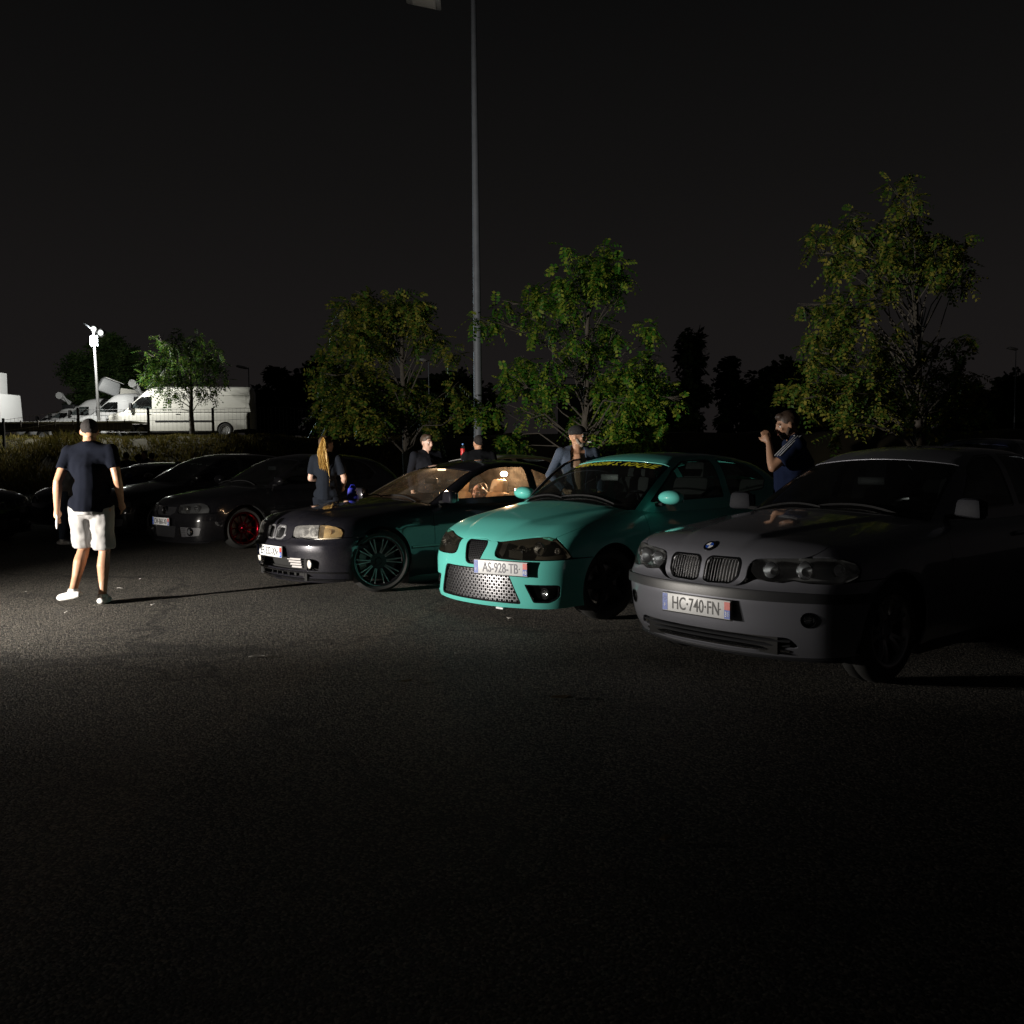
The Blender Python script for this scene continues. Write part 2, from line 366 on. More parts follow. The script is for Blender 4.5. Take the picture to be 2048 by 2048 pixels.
def panel_arrays(F, param, outline, holes=(), h=.04, thick=.014, offset=0., L=4.4):
    loops = []
    for lp in [outline]+list(holes):
        lp = np.concatenate(lp) if isinstance(lp, list) else lp
        loops.append(clean(lp, inv(param, lp)))
    sc = np.array({'cyl': (1., 1.), 'rad': (1., .8), 'lat': (1., 1.)}.get(param, (1., 1.)))
    O = loops[0][1]*sc; lo, hi = O.min(0), O.max(0)
    gx = np.arange(lo[0]+h*.5, hi[0], h); gy = np.arange(lo[1]+h*.5, hi[1], h*.9)
    G = np.array([(x+(.5*h if k % 2 else 0), y) for k, y in enumerate(gy) for x in gx]).reshape(-1, 2)
    if len(G):
        ok = inside(O, G)
        for l in loops[1:]: ok &= ~inside(l[1]*sc, G)
        G = G[ok]
        B = np.concatenate([l[1]*sc for l in loops])
        if len(G): G = G[(((G[:, None, :]-B[None])**2).sum(-1).min(1)) > (.45*h)**2]
    vin = []; ed = []; fixed3 = []
    for l3, l2 in loops:
        o = len(vin); k = len(l2); vin += [tuple(q) for q in l2*sc]; ed += [(o+i, o+(i+1) % k) for i in range(k)]; fixed3.append(l3)
    nb = len(vin); vin += [tuple(q) for q in G]
    V, E, Fc, ov, oe, of = delaunay_2d_cdt([Vector(q) for q in vin], ed, [], 0, 1e-6)
    V2 = np.array([tuple(q) for q in V]); T = np.array([f for f in Fc if len(f) == 3])
    cen = V2[T].mean(1); ok = inside(O, cen)
    for l in loops[1:]: ok &= ~inside(l[1]*sc, cen)
    T = T[ok]
    f3 = np.concatenate(fixed3); P3 = np.zeros((len(V2), 3)); todo = []
    for i, src in enumerate(ov):
        b = [q for q in src if q < nb]
        if b: P3[i] = f3[b[0]]
        else: todo.append(i)
    if todo:
        q = V2[todo]/sc; P3[todo] = view(param, F, q[:, 0], q[:, 1], L)
    nrm = grad(F, P3); P3 = P3+nrm*offset
    # orient
    a, b, c = P3[T[:, 0]], P3[T[:, 1]], P3[T[:, 2]]; fn = np.cross(b-a, c-a); bad = (fn*nrm[T[:, 0]]).sum(1) < 0
    T[bad] = T[bad][:, ::-1]
    v = list(P3); n = list(nrm); f = [tuple(map(int, t)) for t in T]
    if thick:
        from collections import Counter
        cnt = Counter()
        for t in f:
            for i in range(3): cnt[tuple(sorted((t[i], t[(i+1) % 3])))] += 1
        for t in [t for t in f]:
            for i in range(3):
                e = (t[i], t[(i+1) % 3])
                if cnt[tuple(sorted(e))] == 1:
                    p, q = P3[e[0]], P3[e[1]]; na, nb_ = nrm[e[0]], nrm[e[1]]
                    sn = np.cross(q-p, na); sn = sn/max(np.linalg.norm(sn), 1e-9); k = len(v)
                    v += [p, q, q-nb_*thick, p-na*thick]; n += [(sn+na*.6)/np.linalg.norm(sn+na*.6), (sn+nb_*.6)/np.linalg.norm(sn+nb_*.6), sn, sn]; f.append((k+1, k, k+3, k+2))
    return np.array(v), f, np.array(n)
def put(name, arr, m, parent, side=1):
    v, f, n = arr
    if side < 0:
        v = v*[1, -1, 1]; n = n*[1, -1, 1]; f = [q[::-1] for q in f]
    return meshobj(name, v, f, m, parent, normals=n)

def rbox(name, c, d, m, parent, bev=.02, rot=None, taper=1.):
    return MB().box(c, d, rot, taper).build(name, m, parent, bevel=bev)

# ------------------------------------------------------------------ wheels
def make_wheel(parent, loc, r, rim, wd, style, rim_m, side, steer=0., disc=True, tyre_m=None, lod=1.):
    w = bpy.data.objects.new('wheel', None); link(w, parent); w.location = loc; w.rotation_euler = (0, 0, (0 if side > 0 else math.pi)+steer); w.empty_display_size = .1
    n = int(48*lod); t = wd/2
    b = MB(); b.lathe([(rim-.012, t-.022), (rim+.004, t-.008), ((r+rim)/2, t+.004), (r-.028, t-.010), (r-.006, t-.030), (r, t*.45), (r, .012), (r-.007, .006), (r-.007, -.006), (r, -.012), (r, -t*.45), (r-.006, -t+.03), (r-.03, -t+.01), (rim, -t+.01)], n, 'y')
    b.build('tyre', tyre_m or RUB, w, smooth=True, angle=50)
    b = MB(); b.lathe([(rim+.006, t-.012), (rim+.006, t-.004), (rim-.008, t-.004), (rim-.022, t-.016), (rim-.030, t-.05), (rim-.034, -t*.5), (rim-.01, -t+.01)], n, 'y')
    b.build('rim_barrel', BLKG if style == 'mesh' else rim_m, w, smooth=True, angle=50)
    sp = MB(); hub = .075
    def spoke(a0, a1, w0, w1, r0, r1, d0, d1, th=.018):
        P = []
        for (a, rr, ww, dd) in ((a0, r0, w0, d0), ((a0+a1)/2, (r0+r1)/2, (w0+w1)/2, (d0+d1)/2+.008), (a1, r1, w1, d1)):
            c_, s_ = math.cos(a), math.sin(a)
            for (q, e) in ((-1, 0), (-.55, th), (.55, th), (1, 0)):
                P.append((rr*c_-s_*q*ww/2, dd+e-th, rr*s_+c_*q*ww/2))
        f = []
        for k in range(2):
            for i in range(3): f.append((k*4+i, k*4+i+1, k*4+i+5, k*4+i+4))
            f.append((k*4+3, k*4, k*4+4, k*4+7))
        f += [(3, 2, 1, 0), (8, 9, 10, 11)]
        sp.add(P, f)
    R1 = rim-.02
    if style == 'mesh':          # paired crossing spokes
        for k in range(10):
            a = k*2*math.pi/10
            for s_ in (-1, 1):
                spoke(a+s_*.075, a+s_*.105, .017, .012, hub, R1, t-.048, t-.012)
    elif style == 'ten':
        for k in range(10): spoke(k*2*math.pi/10, k*2*math.pi/10, .030, .020, hub*.8, R1, t-.052, t-.012)
    elif style == 'star':
        for k in range(5):
            for s_ in (-1, 1): spoke(k*2*math.pi/5+s_*.12, k*2*math.pi/5+s_*.22, .040, .032, hub*.8, R1, t-.04, t-.015, .022)
    elif style == 'five':
        for k in range(5): spoke(k*2*math.pi/5, k*2*math.pi/5, .09, .06, hub*.5, R1, t-.03, t-.015, .025)
    else:                        # steel disc with holes, read as ten short webs
        for k in range(12): spoke(k*2*math.pi/12, k*2*math.pi/12, .07, .06, hub*.6, R1, t-.05, t-.03)
    sp.build('spokes', rim_m, w, smooth=True, angle=35)
    MB().lathe([(0, t-.035), (.03, t-.036), (.036, t-.044), (hub+.012, t-.047), (hub+.012, t-.085)], 20, 'y').build('hub', BLK if style == 'mesh' else rim_m, w, smooth=True, angle=35)
    if lod >= 1:
        b = MB()
        for k in range(5):
            a = k*2*math.pi/5+.3; b.lathe([(0, t-.040), (.009, t-.040), (.009, t-.06)], 6, 'y', (math.cos(a)*.056, 0, math.sin(a)*.056))
        b.build('wheel_bolts', BLK, w)['kind'] = 'stuff'
    if disc:
        MB().lathe([(.05, .0), (rim*.74, .0), (rim*.74, -.022), (.05, -.022)], 32, 'y').build('brake_disc', BLK if style == 'mesh' else DISC, w, smooth=True)
        b = MB(); b.lathe([(rim*.5, .02), (rim*.78, .02), (rim*.78, -.04), (rim*.5, -.04), (rim*.5, .02)], 8, 'y', ang=(-.5, .5)); b.build('brake_caliper', DISC, w)
    return w

# ------------------------------------------------------------------ number plates
def make_plate(parent, B, ycen, zcen, chars, dept='31', w=.52, hgt=.11, proud=.012, faded=False, yaw=None, letters=True, extra_dark=None, pitch=0.):
    F = B.Fb
    p = view('F', F, [ycen-.2, ycen, ycen+.2], [zcen]*3); x = p[:, 0]
    ang = math.atan2(x[2]-x[0], .4) if yaw is None else yaw      # slope in plan
    pos = Vector((max(x[1], (x[0]+x[2])/2)+proud, ycen, zcen))
    right = Vector((math.sin(ang), math.cos(ang), 0)); nrm = Vector((math.cos(ang), -math.sin(ang), 0)); up = nrm.cross(right)*-1
    if up.z < 0: up = -up
    up = (up-nrm*pitch).normalized(); nrm = (nrm+Vector((0, 0, pitch))).normalized()
    rot = Matrix(((right.x, up.x, nrm.x, 0), (right.y, up.y, nrm.y, 0), (right.z, up.z, nrm.z, 0), (0, 0, 0, 1)))
    pl = MB().box((0, 0, 0), (w, hgt, .006)).build('license_plate', WHITE, parent, bevel=.002); pl.matrix_local = Matrix.Translation(pos) @ rot
    MB().box((0, -.002, -.008), (w+.014, hgt+.012, .008)).build('plate_holder', BLK, pl, bevel=.002)
    z = .0036
    MB().box((-w/2+.022, 0, z), (.040, hgt-.006, .001)).build('blue_band', BLUE, pl)
    MB().box((w/2-.022, .0235, z), (.040, .048, .001)).build('region_badge', RED, pl)
    MB().box((w/2-.022, -.0255, z), (.040, .052, .001)).build('blue_band', BLUE, pl)
    if letters:
        st = MB()
        for k in range(12): st.ball((-w/2+.022+math.cos(k*math.pi/6)*.011, .022+math.sin(k*math.pi/6)*.011, z+.001), .0016, 5, 3)
        st.build('star_ring', mat('plate_yellow', (.7, .55, .08), .5), pl)
        I = Matrix.Identity(4)
        text_mesh('country_letter', 'F', .03, WHITE, pl, (-w/2+.022, -.022, z+.001), I)
        text_mesh('region_number', dept, .042, WHITE, pl, (w/2-.022, -.026, z+.001), I, .85)
        ink = INK
        if faded: ink = mat('worn_ink', (.10, .10, .13), .5, var=.5, scale=25)
        text_mesh('plate_lettering', chars, .112, ink, pl, (0.0, -.004, z), I, .70, .0012, bold=.0006)
        MB().lathe([(0, .006), (.005, .005), (.006, .003)], 8, 'z', (.185, 0, 0)).build('plate_screw', CHR, pl)
    return pl
# ------------------------------------------------------------------ assembling a car out of panels
def arc_pts(xc, zc, r, a0, a1, n=16):
    return [(xc+r*math.cos(a0+(a1-a0)*i/n), zc+r*math.sin(a0+(a1-a0)*i/n)) for i in range(n+1)]
def build_car(name, D, label, cat='car', group=None, loc=(0, 0, 0), yaw=0., pm=None, front=None, detail=1):
    """D: tables for the body surface and blueprint curves for the panel edges.  x forward from the front bumper, y to the car's left, z up"""
    B = Body(D); Fb, Fg = B.Fb, B.Fg; L = D['L']; hh = D.get('h', .045)
    drop = D.get('drop', 0.); root = empty(name, (loc[0], loc[1], loc[2]-drop), yaw, label, cat, group)
    xa, xr, Ra = D['axle'][0], D['axle'][1], D['Ra']; zw = D['wheel']['r']+D.get('drop', 0.)+D.get('zw', 0.); zb = D['zb']; g = .003
    belt = Tab(D['belt'])            # half width of the window line along x
    xd = D['doors']                  # x of door shut lines, front to rear
    zbel = D.get('zbelt', .9)
    def P(v, pts, smooth=True, F=Fb): return crv(F, v, pts, smooth, L=L)
    # bonnet
    hs = D['hood_side']; hf = D['hood_front']; xc, yc = D['cowl']; cb = D.get('cowlbow', .12)
    side = P('T', hs)                                   # cowl -> nose, left
    cphi, cz = math.degrees(math.atan2(side[-1][1], side[-1][0]-CX)), float(side[-1][2])
    frnt = P('C', [(cphi, cz)]+list(hf[1:]))            # nose corner -> centre
    cow = P('T', [(xc-cb*(y/yc)**2*.6, y) for y in np.linspace(-hs[0][1], hs[0][1], 13)])
    mir = lambda a: (a*[1, -1, 1])[::-1]
    hood_out = [side, frnt, mir(frnt), mir(side), cow]
    hh_ = [np.asarray(q) for q in D.get('hood_holes', lambda P: [])(P)]
    put('hood', panel_arrays(Fb, 'lat', hood_out, hh_, h=hh*.8), pm, root)
    # front bumper
    bt = P('C', D['bump_top']); be = P('S', D['bump_end'], False); bb = P('C', D['bump_bot'])   # centre->side, top->bottom, side->centre
    holes = [np.asarray(q) for q in D.get('bump_holes', lambda P: [])(P)]
    put('front_bumper', panel_arrays(Fb, 'cyl', [bt, be, bb, mir(bb), mir(be), mir(bt)], holes, h=hh*.8), pm, root)
    # wings
    a0 = D.get('arch0', .15); arch = arc_pts(xa, zw, Ra, a0, math.pi+.22, 20)
    ff = P('C', [(cphi+.3, cz)]+list(D['fend_front'][1:]), False)                        # hood corner -> down to bumper top
    bl = P('C', D['fend_low'])                          # along bumper top to the arch
    hs2 = P('T', [(x, y+.004) for x, y in hs])
    x1 = xd[0]; ybel = lambda x: float(belt(x))
    def up(x, dx=0.): return P('S', [(x, zb+.0), (x, zb+.25), (x+dx*.5, .72), (x+dx, zbel-.04)], False)
    fender = [P('S', arch, False), P('S', [(arch[-1][0], zb), (x1+g, zb)], False)[0:], up(x1+g), P('T', [(x1+g, ybel(x1)+.03), (x1+g+.02, hs[0][1]+.004)], False), hs2, ff, bl]
    A = panel_arrays(Fb, 'rad', fender, h=hh)
    for s in (1, -1): put('fender', A, pm, root, s)
    # doors and rear quarter
    rarch = arc_pts(xr, zw, Ra, -.22, math.pi+.22, 20)
    for i in range(len(xd)-1):
        xa_, xb_ = xd[i]-g, xd[i+1]+g; last = False
        if xb_ < xr+Ra+.02 and len(xd) > 2 and i == len(xd)-2:      # rear door, cut by the wheel arch
            t0 = math.acos(max(-1, min(1, (xb_-xr)/Ra))) if abs(xb_-xr) < Ra else 0
            cut = [p for p in arc_pts(xr, zw, Ra, max(t0, .0), -.22, 14)]
            low = P('S', [(cut[-1][0], zb), (xa_, zb)], False)
            out = [up(xa_), P('T', [(x, ybel(x)) for x in np.linspace(xa_, xb_, 8)]), P('S', [(xb_, zbel-.04), (xb_, .75), (cut[0][0], cut[0][1])], False), P('S', cut, False), low]
        else:
            out = [up(xa_), P('T', [(x, ybel(x)) for x in np.linspace(xa_, xb_, 8)]), up(xb_)[::-1], P('S', [(xb_, zb), (xa_, zb)], False)]
        A = panel_arrays(Fb, 'rad', out, h=hh)
        for s in (1, -1):
            d = put('door', A, pm, root, s)
            hx = xb_+.20; hz = D.get('handle_z', .80)
            q = view('S', Fb, [hx], [hz])[0]
            hb = MB().box((q[0]+.0, (q[1]+.012)*s, q[2]), (.20, .028, .03)).build('door_handle', D.get('handle_m', pm), d, bevel=.008)
    xq = xd[-1]-g
    t0 = math.acos(max(-1, min(1, (xq-xr)/Ra))) if abs(xq-xr) < Ra else -.22
    cut = arc_pts(xr, zw, Ra, t0, math.pi+.3, 20)
    xe = -L+.30
    start = [P('S', [(xq, zb), (cut[0][0], zb)], False)] if t0 < 0 else []
    out = start+[P('S', cut, False), P('S', [(cut[-1][0], zb+.03), (xe, zb+.08), (xe, .6), (xe, zbel-.02)], False), P('T', [(x, min(ybel(x), float(B.w(x))-.06)) for x in np.linspace(xe, xq, 10)])]
    out += [P('S', [(xq, zbel-.04), (xq, .75)]+([(cut[0][0], cut[0][1])] if t0 >= 0 else [(xq, zb)]), False)]
    A = panel_arrays(Fb, 'rad', out, h=hh)
    for s in (1, -1): put('quarter_panel', A, pm, root, s)
    # tail: boot lid and rear bumper in one back view
    zt = float(B.h(-L+.15))-.03
    wy = float(B.w(xe))-.12
    tail = crv(Fb, 'B', fillet([(-wy, zb+.08), (wy, zb+.08), (wy, zt-.06), (-wy, zt-.06)], .05), False, True, .05, L)
    put('rear_bumper', panel_arrays(Fb, 'B', tail, h=.08, L=L), pm, root)
    if D.get('boot'):
        x0, x2 = D['boot']
        put('boot_lid', panel_arrays(Fb, 'T', crv(Fb, 'T', fillet([(x0, -.64), (x0, .64), (x2, .60), (x2, -.60)], .05), False, True, .05), h=.07), pm, root)
    # roof and pillars, windows cut out
    wsb, wst = D['ws_base'], D['ws_top']               # (x, half y) bottom and top of the windscreen
    cbow = B.gc
    def bowx(x, y): return x-cbow*y*y
    wsl = [(bowx(wsb[0], y), y) for y in np.linspace(wsb[1], -wsb[1], 17)]+[(bowx(wst[0], y), y) for y in np.linspace(-wst[1], wst[1], 17)]
    ws3 = crv(Fg, 'T', wsl, False, True, .03)
    ws_in = crv(Fg, 'T', grow(wsl, -.022), False, True, .03)
    holes = [ws3]
    wins = []
    for poly in D['windows']:
        fp = fillet(poly, .035)
        o3 = crv(Fg, 'S', fp, False, True, .03); i3 = crv(Fg, 'S', grow(fp, -.014), False, True, .03)
        wins.append((o3, i3)); holes += [o3, o3*[1, -1, 1]]
    rwb = D['rw']                                       # (x_top, y_top, x_base, y_base)
    rwl = [(rwb[0]+.0, y) for y in np.linspace(-rwb[1], rwb[1], 9)]+[(rwb[2], y) for y in np.linspace(rwb[3], -rwb[3], 9)]
    if D.get('no_rw') is None:
        rw3 = crv(Fg, 'T', rwl, False, True, .04); holes.append(rw3)
    zl = D.get('zlow', .86); gx0, gx1 = D['gh_ends']
    yl = lambda x: float(B.gw(zl)+B.gp(x))
    f0 = crv(Fg, 'T', [(bowx(gx0, y), y) for y in np.linspace(-yl(gx0)+.06, yl(gx0)-.06, 15)], False)
    lside = crv(Fg, 'S', [(bowx(gx0, yl(gx0))-.02, zl), (gx1, zl)], False, step=.05)
    r0 = crv(Fg, 'T', [(gx1, y) for y in np.linspace(yl(gx1)-.08, -yl(gx1)+.08, 15)], False)
    put('roof', panel_arrays(Fg, 'rad', [f0, lside, r0, mir(lside)], holes, h=hh*1.1, thick=.007), D.get('roof_m', pm), root)
    wglass = D.get('glass', GL_W); sglass = D.get('sglass', GL_S)
    put('windshield_seal', panel_arrays(Fg, 'T', ws3, [ws_in], h=.05, thick=.0, offset=-.004), BLKG, root)
    wso = put('windshield', panel_arrays(Fg, 'T', ws_in, [], h=.05, thick=0, offset=-.005), wglass, root)
    for (o3, i3) in wins:
        A = panel_arrays(Fg, 'S', o3, [i3], h=.05, thick=0, offset=-.004); A2 = panel_arrays(Fg, 'S', i3, [], h=.06, thick=0, offset=-.006)
        for s in (1, -1):
            wo_ = put('side_window', A2, sglass, root, s); put('window_seal', A, D.get('seal_m', BLKG), wo_, s)
    if D.get('no_rw') is None: put('rear_window', panel_arrays(Fg, 'T', rw3, [], h=.06, thick=0, offset=-.006), D.get('rglass', sglass), root)
    # cowl tray, wipers
    yw = hs[0][1]
    b = MB(); cw = [(xc-cb*(y/yc)**2*.6, y) for y in np.linspace(-yw, yw, 13)]
    top = view('T', Fb, [c_[0] for c_ in cw], [c_[1] for c_ in cw]); V = []
    for p in top: V += [(p[0]+.03, p[1], p[2]-.03), (p[0]-.22, p[1]*.95, p[2]-.035)]
    b.add(V, [(2*i, 2*i+2, 2*i+3, 2*i+1) for i in range(12)]); b.build('cowl', BLK, root)
    if detail and D.get('wipers', 1):
        for (ya, yb_) in D.get('wiper_y', ((.55, -.05), (-.02, -.62))):
            ys = np.linspace(ya, yb_, 9); xs = [bowx(wsb[0]-.05-.05*math.sin(math.pi*i/8)-.02*i/8, ys[i]) for i in range(9)]
            q = view('T', Fg, xs, ys); q[:, 2] += .014
            MB().tube([tuple(p) for p in q], [.006]+[.008]*7+[.004], 6, sq=(1, 1)).build('wiper', BLK, root, smooth=True)
    # sills, inner liners, underbody
    for s in (1, -1): MB().box(((xa+xr)/2, s*(float(B.w((xa+xr)/2))-.13), zb-.02), (xa-xr-2*Ra, .16, .10)).build('sill', D.get('sill_m', BLK), root, bevel=.02)
    b = MB(); b.box(((xa-Ra+xr+Ra)/2, 0, .28), (xa-xr-2*Ra+.02, 1.30, .18)); b.box((-.52, 0, .42), (.80, .98, .42)); b.box((-L+.62, 0, .44), (.8, 1.0, .40)); b.box((xa-Ra-.14, 0, .55), (.10, 1.45, .5))
    b.build('underbody', UND, root)
    for xx in (xa, xr):
        for s in (1, -1):
            b = MB(); yo = float(B.w(xx))-.03; pts = arc_pts(xx, zw, Ra+.012, -.25, math.pi+.25, 16)
            V = [(p[0], s*yo, p[1]) for p in pts]+[(p[0], s*.48, p[1]) for p in pts]; n_ = len(pts)
            b.add(V, [(i, i+1, n_+i+1, n_+i) for i in range(n_-1)]); b.add([(p[0], s*.48, p[1]) for p in pts], [tuple(range(n_))])
            b.build('wheel_arch_liner', UND, root)
    # wheels
    wsp = D['wheel']
    for (xx, fr_) in ((xa, 1), (xr, 0)):
        for s in (1, -1):
            make_wheel(root, (xx, s*(float(B.w(xx))-D.get('wheel_in', .135)), wsp['r']+drop), wsp['r'], wsp['rim'], wsp.get('wd', .205), wsp['style'], wsp['m'], s, D.get('steer', 0.) if fr_ else 0., lod=1. if detail else .5)
    # mirrors
    mx, mz = D['mirror']; q = view('S', Fg, [mx], [mz-.06])[0]; ms = D.get('mirror_size', (.10, .20, .135))
    for s in (1, -1):
        y0 = q[1]; b = MB()
        if D.get('mirror_round'):
            b.ball((mx+.02, s*(y0+.165), mz+.01), (ms[0]*.62, ms[1]*.58, ms[2]*.58), 18, 12)
            o = b.build('mirror', D.get('mirror_m', pm), root, smooth=True)
        else:
            b.box((mx+.01, s*(y0+.15), mz), ms, Matrix.Rotation(R(-8*s), 3, 'Z'), .84); o = b.build('mirror', D.get('mirror_m', pm), root, bevel=.035)
        MB().tube([(mx, s*(y0-.03), mz-.06), (mx+.01, s*(y0+.08), mz-.05)], .028, 8, sq=(1, .6)).build('mirror_arm', BLK, o, smooth=True)
        rot = Matrix.Rotation(R(-8*s), 3, 'Z')
        MB().box(Vector((mx-.004-ms[0]*.5, s*(y0+.155), mz)), (.004, ms[1]*.78, ms[2]*.66), rot).build('mirror_glass', CHR, o)
    # cabin
    CAB_ = D.get('cab_m', CAB)
    if D.get('headliner'):
        yl_ = [(x, y) for x, y in fillet([(wst[0]-.12, -.50), (wst[0]-.12, .50), (rwb[0]+.1, .46), (rwb[0]+.1, -.46)], .05)]
        put('headliner', panel_arrays(Fg, 'T', crv(Fg, 'T', yl_, False, True, .05), [], h=.1, thick=0, offset=-.035), D['headliner'], root)
    if detail:
        zs = D.get('zseat', .50); sx_ = D.get('seat_x', wsb[0]-1.15)
        for s in (1, -1):
            so = MB().box((sx_+.05, s*.36, zs), (.52, .48, .18)).build('seat', CAB_, root, bevel=.05)
            rot = Matrix.Rotation(R(-14), 3, 'Y')
            MB().box((sx_-.30, s*.36, zs+.36), (.16, .48, .62), rot, .86).build('seat_back', CAB_, so, bevel=.05)
            MB().box((sx_-.40, s*.36, zs+.73), (.10, .26, .17), rot, .85).build('headrest', CAB_, so, bevel=.035)
        MB().box((sx_-1.05, 0, zs+.02), (.5, 1.2, .2)).box((sx_-1.36, 0, zs+.35), (.16, 1.2, .55), Matrix.Rotation(R(-18), 3, 'Y')).build('rear_seat', CAB_, root, bevel=.05)
        dz = float(B.g(wsb[0]-.28)); dh = D.get('zdash', .90)
        MB().box((wsb[0]-.30, 0, dh-.10), (.55, 1.30, .22)).box((wsb[0]-.46, .36, dh+.0), (.22, .40, .08)).build('dashboard', BLK, root, bevel=.04)
        st = MB(); c0 = Vector((sx_+.42, .36, dh-.02)); rot = Matrix.Rotation(R(-62), 3, 'Y'); ring = []
        for k in range(25):
            a = 2*math.pi*k/24; ring.append(c0+rot @ Vector((math.cos(a)*.185, math.sin(a)*.185, 0)))
        st.tube(ring, .016, 8, False)
        for a in (.2, 2.94, 4.71): st.tube([c0, c0+rot @ Vector((math.cos(a+math.pi/2)*.18, math.sin(a+math.pi/2)*.18, 0))], .014, 6)
        st.build('steering_wheel', BLKG, root, smooth=True)
        rm = view('T', Fg, [wst[0]+.16], [0.])[0]
        MB().box((rm[0]-.07, 0, rm[2]-.10), (.035, .22, .065)).build('interior_mirror', BLK, root, bevel=.012)
    return root, B, P
def recess(name, B, P, view_pts, m, root, depth=.05, vw='F', h=.05, side=0, extra=.03):
    """dark well behind an opening: the opening's outline pushed into the body"""
    F = B.Fb; o = crv(F, vw, grow(view_pts, extra), False, True, .03)
    A = panel_arrays(F, 'cyl', o, [], h=h, thick=0, offset=-depth)
    return [put(name, A, m, root, s) for s in ((1, -1) if side else (1,))]
def ring_trim(name, F, vw, poly, width, m, parent, sides=(1,), offset=.004, thick=.014, param='cyl', step=.02, out=0.):
    o = crv(F, vw, grow(poly, out), False, True, step); i = crv(F, vw, grow(poly, -width+out), False, True, step)
    A = panel_arrays(F, param, o, [i], h=.03, thick=thick, offset=offset)
    return [put(name, A, m, parent, s) for s in sides]
def lamp_cup(parent, F, phi, z, r, back, name='reflector', m=None, axis=None, bulb=True, side=1, prof=None, inset=.012):
    """a lamp bowl facing forward behind the lens"""
    p = view('C', F, [phi], [z])[0]; x0 = p[0]-inset-r*.35; y0 = p[1]*.97
    b = MB(); b.lathe(prof or [(r, 0.), (r*.97, -.012), (r*.80, -back*.55), (r*.45, -back*.9), (.010, -back)], 24, 'x', (x0, y0*side, z))
    o = b.build(name, m or SATIN, parent, smooth=True)
    if bulb: MB().ball((x0-back*.55, y0*side, z), (.022, .012, .012), 10, 6).build('bulb', GL_L, parent, smooth=True)
    return o, (x0, y0*side, z)

def aim_x(o, p, n, s=1):
    """turn a lathe made round its own x axis to face along n at p"""
    n = Vector((n[0], n[1]*s, n[2])); o.matrix_local = Matrix.Translation((p[0], p[1]*s, p[2])) @ Vector((1, 0, 0)).rotation_difference(n).to_matrix().to_4x4(); return o
